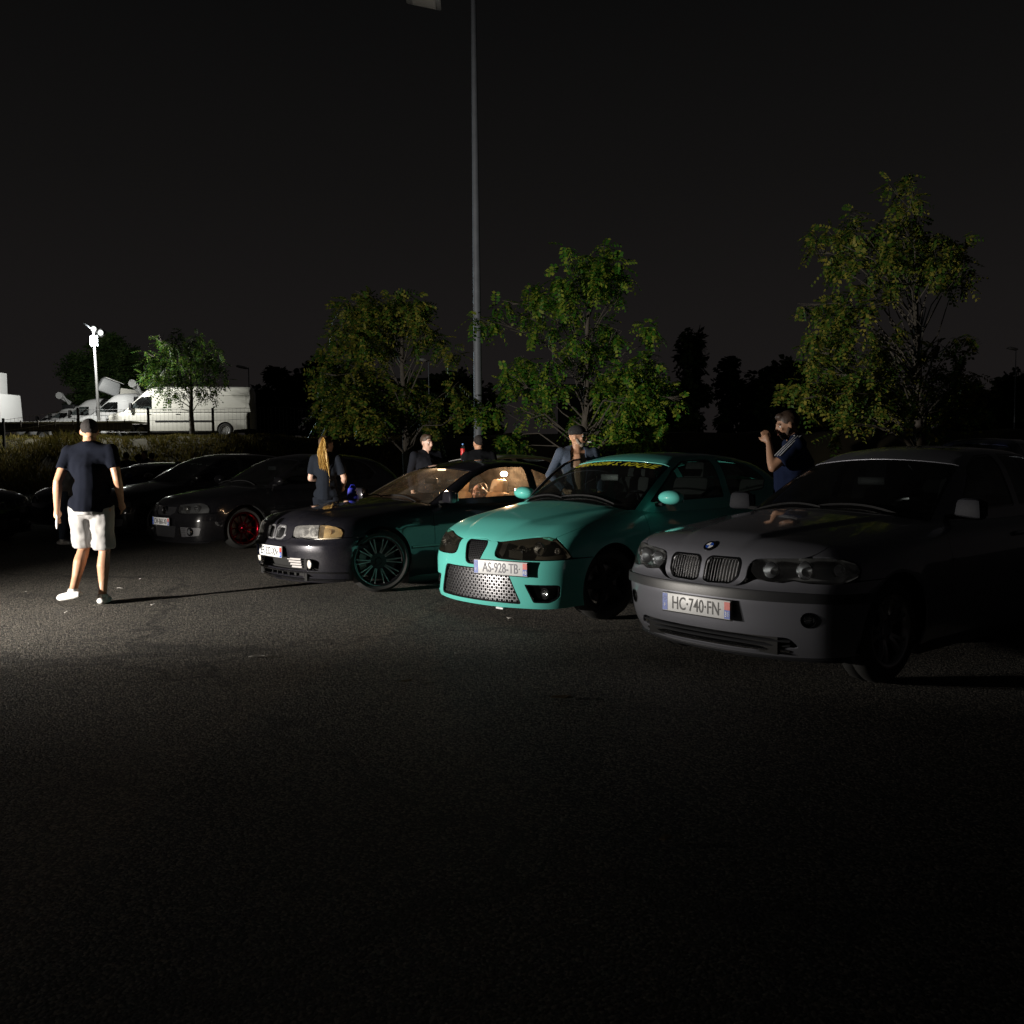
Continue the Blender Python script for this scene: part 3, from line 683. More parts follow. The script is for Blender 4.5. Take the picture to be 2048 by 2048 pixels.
# ------------------------------------------------------------------ the silver saloon (nearest car)
P_SIL = paint('silver_paint', (.20, .205, .235), .45, .38, .06)
def e46_extra(x, ay, z):
    # two soft creases on the bonnet running to the kidneys, and the body-side crease
    yc = .20+.30*np.clip((-x-.05)/1.2, 0, 1.2)
    dh = .014*(1-sstep(yc-.035, yc+.035, ay))*sstep(-1.5, -1.2, x)
    dw = .008*np.exp(-((z-.70)/.030)**2)*sstep(-.3, -.8, x)
    return dh, dw
def e46(coupe=False):
    D = dict(L=4.47, bow=(.42, 2.4), crown=.055, kc=.15, kt=.09, kg=.10, ghmid=-2.7, ghbow=.17, gc=.17,
        hood=[(.4, .74), (0, .825), (-.1, .842), (-.3, .870), (-.6, .905), (-1.0, .945), (-1.35, .975), (-1.6, .985), (-2.5, .975), (-3.4, .995), (-3.8, 1.02), (-4.2, 1.02), (-4.6, .98)],
        wplan=[(.4, .80), (0, .82), (-.3, .845), (-.76, .868), (-1.5, .872), (-2.5, .87), (-3.5, .868), (-4.1, .84), (-4.6, .77)],
        inset=[(0, .16), (.1, .10), (.2, .05), (.3, .022), (.45, .006), (.6, 0), (.72, .012), (.85, .04), (.95, .085), (1.05, .15), (2, 1)],
        front=[(0, .26), (.1, .17), (.2, .095), (.26, .055), (.34, .025), (.45, .008), (.52, 0), (.575, .004), (.61, .030), (.66, .045), (.72, .065), (.78, .10), (.84, .17), (1, .4), (2, 2.0)],
        gh=[(.2, .3), (-.95, .80), (-1.22, .925), (-1.39, 1.0), (-1.65, 1.135), (-1.96, 1.28), (-2.2, 1.355), (-2.4, 1.395), (-2.7, 1.413), (-3.0, 1.405), (-3.3, 1.365), (-3.6, 1.26), (-3.9, 1.10), (-4.1, 1.0), (-4.6, .72)],
        ghw=[(0, .82), (.8, .775), (.95, .745), (1.1, .695), (1.25, .632), (1.4, .555), (1.6, .44), (3, .1)],
        flare=[(-.76, .315, .36, .014), (-3.485, .315, .36, .012)], extra=e46_extra,
        axle=(-.76, -3.485), Ra=.352, zb=.19, belt=[(-1.0, .66), (-1.3, .70), (-1.6, .735), (-2.5, .748), (-3.3, .735), (-3.9, .67), (-4.5, .58)],
        doors=[-1.42, -2.64, -3.40], zbelt=.93, handle_z=.80,
        cowl=(-1.33, .70), hood_side=[(-1.40, .675), (-1.0, .70), (-.7, .70), (-.5, .685), (-.36, .655)],
        hood_front=[(45, .776), (38, .772), (30, .766), (23, .757), (20, .740), (18.5, .70), (18, .64), (15, .600), (8, .592), (0, .590)],
        bump_top=[(0, .584), (8, .586), (15, .593), (19, .612), (22, .638), (26, .630), (31, .627), (34, .640), (38, .630), (45, .628), (51, .634), (56, .640), (60, .640), (65, .641)],
        fend_front=[(46, .776), (40, .7765), (44, .7755), (49.5, .7675), (53.5, .748), (55.3, .715), (54.8, .665), (54, .648)], fend_low=[(55, .646), (61, .646), (65, .646)], arch0=1.19,
        bump_bot=[(56, .215), (45, .200), (30, .190), (15, .184), (0, .182)],
        ws_base=(-1.29, .715), ws_top=(-2.06, .565), gh_ends=(-1.24, -4.05), zlow=.88,
        windows=[[(-1.74, .965), (-2.60, .975), (-2.60, 1.345), (-2.36, 1.335), (-2.16, 1.26)], [(-2.68, .975), (-3.42, .985), (-3.52, 1.08), (-3.36, 1.24), (-3.12, 1.335), (-2.68, 1.347)]],
        rw=(-3.35, .50, -3.98, .60), boot=(-4.02, -4.34), mirror=(-1.62, 1.00), seat_x=-2.35,
        wheel=dict(r=.315, rim=.215, style='star', m=ALU, wd=.205), steer=R(0))
    D['bump_end'] = arc_pts(-.76, .315, .352, 1.17, -.28, 14)
    return D
def kidney(y0, y1, z0, z1, s=1):
    P = [(y0, z0+.012), (y0+.03, z0), (y1-.045, z0+.004), (y1-.004, z0+.045), (y1, z1-.03), (y1-.022, z1), (y0+.03, z1), (y0, z1-.025)]
    P = fillet(P, .022, 3)
    return [(q[0]*s, q[1]) for q in P]
def headlight(root, B, outl, lens_m, well=.07, house_m=None, name='headlight', sides=(1, -1)):
    """lens panel, dark housing behind it"""
    F = B.Fb; o3 = crv(F, 'C', outl, False, True, .02); A = panel_arrays(F, 'cyl', o3, [], h=.035, thick=.006, offset=.001)
    A2 = panel_arrays(F, 'cyl', crv(F, 'C', [(p[0]+(1.0 if p[0] > np.mean([q[0] for q in outl]) else -1.0)*.8, p[1]+(.006 if p[1] > np.mean([q[1] for q in outl]) else -.006)) for p in outl], False, True, .02), [], h=.04, thick=0, offset=-well)
    # side walls of the housing
    out = []
    for s in sides:
        l = put(name, A, lens_m, root, s); put('lamp_housing', A2, house_m or BLK, l, s)
        n3 = grad(F, o3); a = o3*[1, s, 1]; b = (o3-n3*(well+.01))*[1, s, 1]; k = len(a)
        meshobj('lamp_wall', list(a)+list(b), [(i, (i+1) % k, k+(i+1) % k, k+i) for i in range(k)], house_m or BLK, l, smooth=True)
        out.append(l)
    return out
def build_silver():
    D = e46(); k0 = kidney(.020, .262, .596, .752)
    D['hood_holes'] = lambda P: [P('F', [(q[0]*s, q[1]) for q in k0], False) for s in (1, -1)]
    low = fillet([(-.56, .315), (.56, .315), (.60, .255), (.30, .215), (-.30, .215), (-.60, .255)], .03)
    fog = [(38.5+2.3*math.cos(a), .425+.042*math.sin(a)) for a in np.linspace(0, 2*math.pi, 20)[:-1]]
    D['bump_holes'] = lambda P: [P('F', low, False), P('C', fog, False), P('C', [(-a, b) for a, b in fog], False)]
    D['glass'] = glass('saloon_glass', (.36, .39, .39), .010); D['sglass'] = GL_D; D['handle_m'] = P_SIL; D['mirror_m'] = mat('mirror_darkened', (.018, .019, .024), .7, spec=.2)  # mirror housings darkened in colour so they stay dim in the beam
    root, B, P = build_car('parked_car', D, 'silver grey saloon with twin kidney grilles and plate HC-740-FN, nearest the camera', loc=(1.11, 5.69, 0), yaw=R(-140.6), pm=P_SIL)
    F = B.Fb
    # kidneys: chrome rings, vertical bars, dark well
    for s in (1, -1):
        kp = [(q[0]*s, q[1]) for q in k0]
        gr = ring_trim('grille', F, 'F', kp, .008, CHR, root, offset=.006, thick=.03)[0]
        o = crv(F, 'F', grow(kp, .004), False, True, .02); put('grille_well', panel_arrays(F, 'cyl', o, [], h=.05, thick=0, offset=-.055), BLK, gr)
        for i in range(10):
            y = (.045+.0212*i)*s
            zz = np.linspace(.610 if abs(y) < .22 else .634, .740, 7); q = view('F', F, [y]*7, zz); n3 = grad(F, q)
            pts = q-n3*.012; V = []
            for p, n_ in zip(pts, n3):
                for (dy, dn) in ((-.0013, -.006), (-.0013, .0), (.0013, .0), (.0013, -.006)): V.append(p+np.array([0, dy, 0])+n_*dn)
            f = [(4*j+i_, 4*j+i_+1, 4*j+i_+5, 4*j+i_+4) for j in range(6) for i_ in range(3)]
            meshobj('grille_bar', V, f, SATIN, gr, smooth=True)
    # rubbing strip round the bumper and lower bright edge
    st = P('C', [(p, .578-.002*(p/40)**2) for p in np.linspace(-63, 63, 40)]); sb = P('C', [(p, .522) for p in np.linspace(63, -63, 40)])
    put('bumper_strip', panel_arrays(F, 'cyl', [st, sb], [], h=.03, thick=.02, offset=.014), TRIM, root)
    for z0, z1, off, m, nm in ((.292, .285, .0, TRIM, 'lower_slat'), (.262, .255, .0, TRIM, 'lower_slat'), (.238, .226, .006, CHR, 'chin_trim')):
        a = P('C', [(p, z0) for p in np.linspace(-33, 33, 30)]); b = P('C', [(p, z1) for p in np.linspace(33, -33, 30)])
        put(nm, panel_arrays(F, 'cyl', [a, b], [], h=.02, thick=.02, offset=off), m, root)
    a = P('C', [(p, .192) for p in np.linspace(-50, 50, 40)]); b = P('C', [(p, .176) for p in np.linspace(50, -50, 40)])
    put('chin_lip', panel_arrays(F, 'cyl', [a, b], [], h=.02, thick=.03, offset=.010), TRIM, root)
    recess('intake_well', B, P, low, BLK, root, .06)
    for s in (1, -1):
        q = view('C', F, [38.5], [.425])[0]; n_ = grad(F, np.array([q]))[0]
        fo = aim_x(MB().lathe([(.044, .0), (.046, .003), (.041, .004), (.036, -.02), (.020, -.035), (0, -.038)], 20, 'x').build('fog_lamp', BLKG, root, smooth=True), q, n_, s)
        MB().lathe([(0, -.004), (.024, -.007), (.034, -.014)], 16, 'x').build('fog_lens', GL_L, fo, smooth=True); MB().lathe([(.030, -.014), (.018, -.028), (0, -.034)], 16, 'x').build('fog_reflector', CHR, fo, smooth=True)
    # headlights with two bowls and a clear corner
    hl = [(20.2, .735), (23, .752), (30, .761), (38, .767), (44, .770), (49, .762), (53, .740), (54.5, .70), (53.5, .665), (50, .640), (45, .634), (38, .636), (34, .647), (31, .633), (26, .636), (22, .645), (20, .68)]
    for l, s in zip(headlight(root, B, hl, GL_L, .075, mat('lamp_chrome', (.55, .55, .55), .22, .8)), (1, -1)):
        for (ph, z, r, bk) in ((26.5, .692, .046, .06), (37.5, .697, .050, .06)):
            o, c = lamp_cup(l, F, ph, z, r, bk, side=s)
            MB().lathe([(r*1.10, .006), (r*1.02, .010), (r*.99, .0)], 24, 'x', c).build('lamp_ring', CHR, l, smooth=True)
        lamp_cup(l, F, 48, .700, .034, .03, side=s, bulb=False)
    # roundel on the bonnet
    c0 = view('T', F, [-.125], [0.])[0]; n0 = grad(F, np.array([c0]))[0]; q = Vector((0, 0, 1)).rotation_difference(Vector(n0)).to_matrix()
    V = lambda r, a, h: tuple(Vector(c0)+q @ Vector((r*math.cos(a), r*math.sin(a), h)))
    em = MB().add([V(.041, k*math.pi/12, h) for h in (.0, .006) for k in range(24)]+[V(0, 0, .006)], [(k, (k+1) % 24, 24+(k+1) % 24, 24+k) for k in range(24)]+[(24+k, 24+(k+1) % 24, 48) for k in range(24)]).build('hood_emblem', BLKG, root)
    em2 = MB().add([V(r, k*math.pi/12, .0075) for r in (.041, .038) for k in range(24)], [(k, (k+1) % 24, 24+(k+1) % 24, 24+k) for k in range(24)]).build('emblem_ring', CHR, em)
    for k4, m in enumerate((WHITE, BLUE, WHITE, BLUE)):
        MB().add([V(0, 0, .0078)]+[V(.026, (k4*90+j*15)*math.pi/180, .0078) for j in range(7)], [(0, j+1, j+2) for j in range(6)]).build('emblem_quarter', m, em)
    make_plate(root, B, 0.0, .452, 'HC·740·FN', '31', proud=.020)
    return root
# ------------------------------------------------------------------ the turquoise hatchback
P_TEAL = paint('turquoise_paint', (.12, .55, .485), .0, .36, .08, .7)
def hexmesh(name, root, B, poly, cell, bar, m, inset=.018, vw='F', clip=None, thick=.006, joined=True):
    """expanded-metal mesh: one fine lattice set just behind an opening"""
    F = B.Fb; P = np.array(poly); lo, hi = P.min(0), P.max(0); mb = MB(); rows = []
    r = 0; y = lo[1]-cell
    segs = []
    while y < hi[1]+cell:
        x = lo[0]-cell+(cell/2 if r % 2 else 0)
        while x < hi[0]+cell:
            # diamond cell edges, flattened
            segs.append(((x, y), (x+cell*.32, y+cell*.10))); segs.append(((x+cell*.32, y+cell*.10), (x+cell*.68, y+cell*.10)))
            segs.append(((x+cell*.68, y+cell*.10), (x+cell, y))); segs.append(((x+cell*.32, y+cell*.10), (x+cell*.5-cell*.18+0*.0, y+cell*.52)))
            segs.append(((x+cell*.68, y+cell*.10), (x+cell*.5+cell*.18, y+cell*.52)))
            x += cell
        y += cell*.52; r += 1
    A = np.array([s[0] for s in segs]); Bp = np.array([s[1] for s in segs]); mid = (A+Bp)/2
    ok = inside(grow(poly, .004), mid); A, Bp = A[ok], Bp[ok]
    a3 = view(vw, F, A[:, 0], A[:, 1]); b3 = view(vw, F, Bp[:, 0], Bp[:, 1]); n3 = grad(F, (a3+b3)/2)
    V = []; Fc = []
    for p, q, n_ in zip(a3, b3, n3):
        p = p-n_*inset; q = q-n_*inset; t = q-p; t /= max(np.linalg.norm(t), 1e-9); s_ = np.cross(n_, t)*bar/2; o = len(V)
        V += [p-s_, q-s_, q-n_*0+s_, p+s_, p-s_-n_*thick-s_*.8, q-s_-n_*thick-s_*.8, q+s_-n_*thick+s_*.8, p+s_-n_*thick+s_*.8]
        Fc += [(o, o+1, o+2, o+3), (o+4, o+5, o+1, o), (o+3, o+2, o+6, o+7)]
    ob = meshobj(name, V, Fc, m, root); ob['kind'] = 'stuff'; return ob
def ibiza_extra(x, ay, z):
    yc = .19+.34*np.clip((-x-.05)/.95, 0, 1.1)
    dh = .020*(1-sstep(yc-.03, yc+.05, ay))*sstep(-1.3, -1.05, x)+.010*np.exp(-((ay-.62)/.10)**2)*sstep(.1, -.3, x)
    # the shield-shaped nose stands proud, the door side carries one crease
    dw = .010*np.exp(-((z-.74)/.035)**2)*sstep(-.5, -1.2, x)-.010*np.exp(-((z-.46)/.06)**2)*sstep(-1.0, -1.4, x)
    return dh, dw
def build_teal():
    D = dict(L=3.95, bow=(.40, 2.15), crown=.060, kc=.20, kt=.10, kg=.12, ghmid=-2.5, ghbow=.20, h=.042,
        hood=[(.4, .62), (0, .725), (-.06, .745), (-.2, .795), (-.5, .870), (-.8, .925), (-1.1, .965), (-1.4, .985), (-2.5, .98), (-3.4, 1.0), (-4.2, 1.0)],
        wplan=[(.4, .76), (0, .79), (-.3, .825), (-.80, .850), (-1.5, .846), (-2.5, .85), (-3.26, .855), (-3.7, .82), (-4.2, .74)],
        inset=[(0, .12), (.1, .07), (.2, .035), (.3, .018), (.45, .006), (.6, 0), (.74, .008), (.85, .035), (.95, .075), (1.05, .14), (2, 1)],
        front=[(0, .11), (.1, .045), (.17, .018), (.21, .006), (.28, .002), (.40, .0), (.48, .0), (.54, .010), (.60, .030), (.66, .058), (.72, .10), (.80, .20), (1, .5), (2, 2)],
        gh=[(.3, .3), (-.70, .80), (-.98, .935), (-1.20, 1.045), (-1.50, 1.20), (-1.75, 1.31), (-1.95, 1.372), (-2.2, 1.405), (-2.5, 1.415), (-2.9, 1.40), (-3.3, 1.345), (-3.6, 1.22), (-3.8, 1.05), (-4.0, .85)],
        ghw=[(0, .83), (.8, .785), (.95, .755), (1.1, .705), (1.25, .645), (1.4, .565), (1.6, .44), (3, .1)],
        flare=[(-.80, .33, .345, .018), (-3.26, .33, .345, .016)], extra=ibiza_extra,
        axle=(-.80, -3.26), Ra=.345, drop=.03, zb=.19, belt=[(-.9, .66), (-1.2, .72), (-1.5, .745), (-2.5, .752), (-3.3, .735), (-4, .68)],
        doors=[-1.28, -2.55], zbelt=.93, handle_z=.80,
        cowl=(-1.06, .68), cowlbow=.16, hood_side=[(-1.17, .695), (-.9, .73), (-.6, .735), (-.42, .715), (-.28, .665)],
        hood_front=[(43, .75), (36, .742), (29, .728), (22, .712), (15, .700), (8.5, .700), (5, .712), (0, .716)],
        bump_top=[(0, .711), (5, .707), (8.5, .695), (13.5, .692), (14.2, .66), (13.8, .600), (16, .566), (25, .556), (36, .556), (46, .562), (53, .570), (58, .572), (63, .574)],
        fend_front=[(44, .75), (37, .747), (41, .7465), (45, .735), (47.6, .690), (50, .64), (52, .582)], fend_low=[(55, .580), (63, .580)], arch0=.865,
        bump_bot=[(55, .190), (45, .175), (30, .172), (15, .170), (0, .170)],
        ws_base=(-1.05, .735), ws_top=(-1.83, .575), gh_ends=(-1.00, -3.72), zlow=.88,
        windows=[[(-1.42, .975), (-2.52, .985), (-2.52, 1.345), (-2.10, 1.335), (-1.88, 1.25)], [(-2.62, .99), (-3.22, 1.04), (-3.30, 1.14), (-3.10, 1.29), (-2.62, 1.345)]],
        rw=(-3.42, .50, -3.68, .58), mirror=(-1.50, 1.01), mirror_round=True, mirror_size=(.13, .215, .105), seat_x=-2.2, zdash=.91,
        wheel=dict(r=.300, rim=.212, style='five', m=UND, wd=.205), steer=R(-14), glass=glass('hatch_windscreen', (.55, .62, .60), .012), sglass=glass('hatch_side', (.33, .37, .36), .01))
    D['bump_end'] = arc_pts(-.80, .33, .345, .84, -.42, 14)
    sh = fillet([(-.118, .700), (.118, .700), (.135, .660), (.085, .520), (.045, .500), (-.045, .500), (-.085, .520), (-.135, .660)], .03, 3)
    low = fillet([(-.40, .475), (.38, .475), (.50, .205), (-.52, .205)], [.05, .03, .03, .05])
    fog = fillet([(.525, .368), (.765, .368), (.755, .262), (.705, .222), (.595, .222)], [.012, .03, .03, .02, .012])
    D['hood_holes'] = lambda P: []
    D['bump_holes'] = lambda P: [P('F', sh, False), P('F', low, False), P('F', fog, False), P('F', [(-a, b) for a, b in fog], False)]
    D['handle_m'] = P_TEAL
    root, B, P = build_car('parked_car', D, 'turquoise hatchback with mesh lower grille, plate AS-928-TB and yellow windscreen banner', loc=(-.34, 7.83, 0), yaw=R(-137.2), pm=P_TEAL)
    F = B.Fb
    hexm = mat('bright_mesh', (.42, .42, .44), .28, 1., var=.2)
    gm_ = mat('black_mesh', (.02, .02, .022), .35, 0, coat=.4)
    ring_trim('grille_frame', F, 'F', sh, .012, BLKG, root, offset=-.002, thick=.03)
    hexmesh('grille_mesh', root, B, sh, .030, .0045, gm_)
    recess('grille_well', B, P, sh, UND, root, .07)
    ring_trim('lower_grille_frame', F, 'F', low, .012, BLKG, root, offset=-.003, thick=.03)
    hexmesh('lower_grille_mesh', root, B, low, .048, .0055, hexm, inset=.022)
    recess('lower_grille_well', B, P, low, UND, root, .09)
    for s in (1, -1):
        fp = [(a*s, b) for a, b in fog]
        ring_trim('fog_surround', F, 'F', fp, .010, BLKG, root, offset=-.002, thick=.03)
        q = view('F', F, [.655], [.295])[0]
        fo = MB().lathe([(.046, .0), (.040, .006), (.034, -.012)], 20, 'x', (q[0]-.035, q[1]*s, q[2])).build('fog_lamp', BLK, root, smooth=True)
        MB().lathe([(0, .008), (.020, .006), (.034, -.002)], 18, 'x', (q[0]-.030, q[1]*s, q[2])).build('fog_lens', GL_L, fo, smooth=True)
        MB().lathe([(.034, -.004), (.022, -.028), (0, -.036)], 18, 'x', (q[0]-.030, q[1]*s, q[2])).build('fog_reflector', CHR, fo, smooth=True)
    recess('fog_well', B, P, fog, BLKG, root, .06, side=1)
    # smoked headlights reaching back into the wings
    hl = [(14.8, .690), (22, .706), (29, .722), (36, .736), (41, .741), (44, .730), (46.5, .690), (49, .640), (51, .590), (50, .578), (45, .568), (36, .562), (25, .562), (17, .572), (14.6, .604), (15.0, .65)]
    for l, s in zip(headlight(root, B, hl, GL_SM, .075, mat('lamp_bezel', (.09, .085, .075), .35, .3)), (1, -1)):
        for (ph, z, r, bk) in ((36.5, .645, .054, .06), (28.5, .632, .036, .05), (24, .63, .020, .03), (45, .632, .026, .03)):
            o, c = lamp_cup(l, F, ph, z, r, bk, side=s, bulb=r > .03)
            if r > .03: MB().lathe([(r*1.12, .004), (r*1.03, .010), (r*.99, .0)], 24, 'x', c).build('lamp_ring', ALU, l, smooth=True)
        # carbon-look inner blade
        o3 = crv(F, 'C', [(15.3, .686), (19.5, .696), (19.0, .62), (17.8, .578), (15.2, .61)], False, True, .02)
        put('inner_blade', panel_arrays(F, 'cyl', o3, [], h=.03, thick=0, offset=-.02), gm_, l, s)
    # washers and tow eye
    MB().box((-.06, .30, .160), (.05, .085, .016)).build('tow_eye', WHITE, root, bevel=.004)
    make_plate(root, B, .335, .492, 'AS-928-TB', '48', proud=.020, faded=True, yaw=-.23)
    # banner across the top of the windscreen
    q0 = D['ws_top'][0]; gcb = B.gc
    ban = crv(B.Fg, 'T', [(q0+.145-gcb*y*y, y) for y in np.linspace(.585, -.585, 15)]+[(q0+.018-gcb*y*y, y) for y in np.linspace(-.55, .55, 15)], False, True, .03)
    put('windshield_banner', panel_arrays(B.Fg, 'T', ban, [], h=.04, thick=0, offset=-.003), BLKG, root)
    yel = mat('banner_yellow', (.62, .60, .03), .5)
    cu = bpy.data.curves.new('t', 'FONT'); cu.body = 'GARAGEM S. ROQUE'; cu.size = .115; cu.align_x = 'CENTER'; cu.align_y = 'CENTER'; cu.shear = .35; cu.offset = .003; cu.resolution_u = 2; cu.space_character = 1.05
    t = bpy.data.objects.new('t', cu); COL.objects.link(t); me = bpy.data.meshes.new_from_object(t.evaluated_get(bpy.context.evaluated_depsgraph_get())); COL.objects.unlink(t); bpy.data.objects.remove(t)
    co = np.array([tuple(v.co) for v in me.vertices]); wmax = np.abs(co[:, 0]).max(); sxx = .53/wmax
    yy = co[:, 0]*sxx; xx = q0+.082-gcb*yy*yy-co[:, 1]*1.0
    p3 = view('T', B.Fg, xx, yy); p3 = p3-grad(B.Fg, p3)*.0005
    for v_, p_ in zip(me.vertices, p3): v_.co = p_
    me.materials.clear(); me.materials.append(yel); me.update()
    ob = bpy.data.objects.new('banner_lettering', me); link(ob, root)
    return root, B
# ------------------------------------------------------------------ the dark coupe with its cabin light on
P_COUPE = paint('black_blue_paint', (.012, .012, .018), .25, .30, .10)
def build_coupe():
    D = e46(); D.update(L=4.49, drop=.07,
        gh=[(.2, .3), (-.95, .80), (-1.24, .925), (-1.42, 1.0), (-1.70, 1.135), (-2.02, 1.27), (-2.25, 1.335), (-2.5, 1.372), (-2.8, 1.385), (-3.1, 1.372), (-3.4, 1.32), (-3.7, 1.20), (-3.95, 1.07), (-4.15, .98), (-4.6, .72)],
        doors=[-1.42, -2.92], windows=[[(-1.70, .958), (-2.93, .968), (-2.93, 1.312), (-2.62, 1.318), (-2.40, 1.295), (-2.12, 1.20)], [(-3.02, .975), (-3.46, .985), (-3.48, 1.06), (-3.30, 1.19), (-3.02, 1.295)]],
        ws_base=(-1.31, .715), ws_top=(-2.12, .555), gh_ends=(-1.26, -4.08), rw=(-3.42, .48, -4.0, .58),
        hood_front=[(45, .776), (38, .772), (30, .766), (22, .757), (20, .742), (18.4, .70), (18.4, .655), (16, .620), (12.5, .602), (6, .598), (0, .598)],
        bump_top=[(0, .592), (6, .592), (12.5, .596), (16, .612), (18.5, .634), (22, .626), (26, .634), (30, .624), (38, .626), (46, .634), (52, .640), (60, .641), (65, .641)],
        wheel=dict(r=.318, rim=.248, style='mesh', m=mat('bright_alloy', (.45, .45, .46), .45, .6, var=.05), wd=.225), steer=R(-22), wheel_in=.092, zseat=.34,
        cab_m=mat('tan_cloth', (.30, .21, .13), .9, bump=.2), headliner=mat('headliner_cloth', (.42, .34, .25), .95), glass=glass('fogged_windscreen', (.85, .84, .80), .08, fog=(.75, .68, .58)), sglass=glass('fogged_side_glass', (.90, .88, .84), .07, fog=(.8, .70, .58), smear=9.), handle_m=P_COUPE)
    D['bump_end'] = arc_pts(-.76, .388, .352, .92, -.46, 14); D['arch0'] = .95
    k0 = kidney(.016, .192, .605, .748)
    D['fend_front'] = [(46, .776), (40, .777), (43, .7685), (47.5, .757), (50.5, .742), (52, .715), (51.7, .665), (51, .648)]; D['fend_low'] = [(53, .646), (61, .646), (65, .646)]
    D['hood_holes'] = lambda P: [P('F', [(q[0]*s, q[1]) for q in k0], False) for s in (1, -1)]
    low = fillet([(-.60, .435), (.60, .435), (.66, .410), (.63, .315), (-.63, .315), (-.66, .410)], .02)
    lo2 = fillet([(-.50, .285), (.50, .285), (.56, .245), (-.56, .245)], .012)
    D['bump_holes'] = lambda P: [P('F', low, False), P('F', lo2, False)]
    root, B, P = build_car('parked_car', D, 'black two-door coupe with its cabin light on and large mesh alloy wheels', loc=(-2.45, 9.64, 0), yaw=R(-138.6), pm=P_COUPE)
    F = B.Fb
    for s in (1, -1):
        kp = [(q[0]*s, q[1]) for q in k0]
        gr = ring_trim('grille', F, 'F', kp, .013, SATIN, root, offset=.006, thick=.03)[0]
        o = crv(F, 'F', grow(kp, .004), False, True, .02); put('grille_well', panel_arrays(F, 'cyl', o, [], h=.05, thick=0, offset=-.05), UND, gr)
        for i in range(7):
            y = (.040+.0205*i)*s; zz = np.linspace(.632, .74, 5); q = view('F', F, [y]*5, zz); n3 = grad(F, q); pts = q-n3*.018
            V = []
            for p, n_ in zip(pts, n3):
                for (dy, dn) in ((-.003, -.02), (0, 0), (.003, -.02)): V.append(p+np.array([0, dy, 0])+n_*dn)
            meshobj('grille_bar', V, [(3*j+i_, 3*j+i_+1, 3*j+i_+4, 3*j+i_+3) for j in range(4) for i_ in range(2)], BLKG, gr, smooth=True)
    st = P('C', [(p, .560) for p in np.linspace(-64, 64, 44)]); sb = P('C', [(p, .530) for p in np.linspace(64, -64, 44)])
    put('bumper_strip', panel_arrays(F, 'cyl', [st, sb], [], h=.03, thick=.015, offset=.008), P_COUPE, root)
    recess('intake_well', B, P, low, UND, root, .08); recess('lower_intake_well', B, P, lo2, UND, root, .06)
    for z0, z1, off in ((.306, .292, .010), (.236, .216, .016)):
        a = P('C', [(p, z0) for p in np.linspace(-52, 52, 40)]); b = P('C', [(p, z1) for p in np.linspace(52, -52, 40)])
        put('splitter_blade', panel_arrays(F, 'cyl', [a, b], [], h=.02, thick=.03, offset=off), BLKG, root)
    for i in range(9):
        y = -.44+.11*i; q = view('F', F, [y], [.265])[0]
        MB().box((q[0]-.03, y, .265), (.05, .008, .035)).build('intake_divider', BLK, root)
    fin = mat('pale_fins', (.45, .43, .42), .5)
    for s in (1, -1):
        for i in range(4):
            ys = np.linspace(.24+.018*i, .43, 6); z = .424-.026*i; q = view('F', F, ys, [z]*6); V = []
            for p in q: V += [(p[0]-.022, p[1]*s, z+.008), (p[0]-.016, p[1]*s, z-.009), (p[0]-.06, p[1]*s, z-.012)]
            meshobj('intake_fin', V, [(3*j+k, 3*j+k+1, 3*j+k+4, 3*j+k+3) for j in range(5) for k in range(2)], fin, root)
        q = view('F', F, [.525], [.378])[0]
        fo = MB().lathe([(.050, -.03), (.050, .0), (.045, .004), (.043, -.004)], 22, 'x', (q[0]-.018, q[1]*s, q[2])).build('fog_lamp', BLK, root, smooth=True)
        MB().lathe([(0, .006), (.03, .003), (.043, -.004)], 20, 'x', (q[0]-.018, q[1]*s, q[2])).build('fog_lens', mat('frosted_lens', (.6, .58, .54), .25, var=.1), fo, smooth=True)
    # headlights: ribbed clear lamp and amber corner
    hl = [(19.4, .738), (22, .752), (29, .760), (37, .764), (37, .640), (30, .634), (26, .645), (22.5, .636), (19.4, .648), (19, .69)]
    lens = glass('ribbed_lens', (.8, .8, .78), .30, fog=(.75, .74, .72), smear=8.)
    for l, s in zip(headlight(root, B, hl, lens, .06, mat('lamp_silver', (.38, .37, .36), .35, .6)), (1, -1)):
        for (ph, z, r, bk) in ((24, .692, .044, .05), (32, .694, .044, .05)):
            lamp_cup(l, F, ph, z, r, bk, side=s)
    ind = [(37.7, .764), (43, .762), (47, .750), (50, .724), (51, .69), (50.3, .655), (47, .645), (37.7, .640)]
    for l, s in zip(headlight(root, B, ind, glass('indicator_lens', (.88, .80, .62), .25, fog=(.62, .50, .34), smear=14.), .035, mat('amber', (.46, .38, .26), .3, .4), 'indicator'), (1, -1)):
        lamp_cup(l, F, 43.5, .700, .026, .025, side=s, m=mat('amber_bulb', (.6, .25, .03), .25))
    make_plate(root, B, 0.0, .49, 'EF-332-XN', '31', proud=.03)
    # side marker, wing vent strip
    for s in (1, -1):
        q = view('S', F, [-1.18], [.745])[0]; MB().box((q[0], q[1]*s, q[2]), (.10, .012, .022)).build('side_marker', TRIM, root, bevel=.004)
        a = view('S', F, np.linspace(-1.12, -2.95, 16), [.50]*16)
        MB().tube([(p[0], (p[1]+.004)*s, p[2]) for p in a], .016, 6, sq=(.5, 1)).build('side_moulding', BLKG, root, smooth=True)
    # bonnet roundel
    c0 = view('T', F, [-.10], [0.])[0]; n0 = grad(F, np.array([c0]))[0]; q = Vector((0, 0, 1)).rotation_difference(Vector(n0)).to_matrix()
    V = lambda r, a, h: tuple(Vector(c0)+q @ Vector((r*math.cos(a), r*math.sin(a), h)))
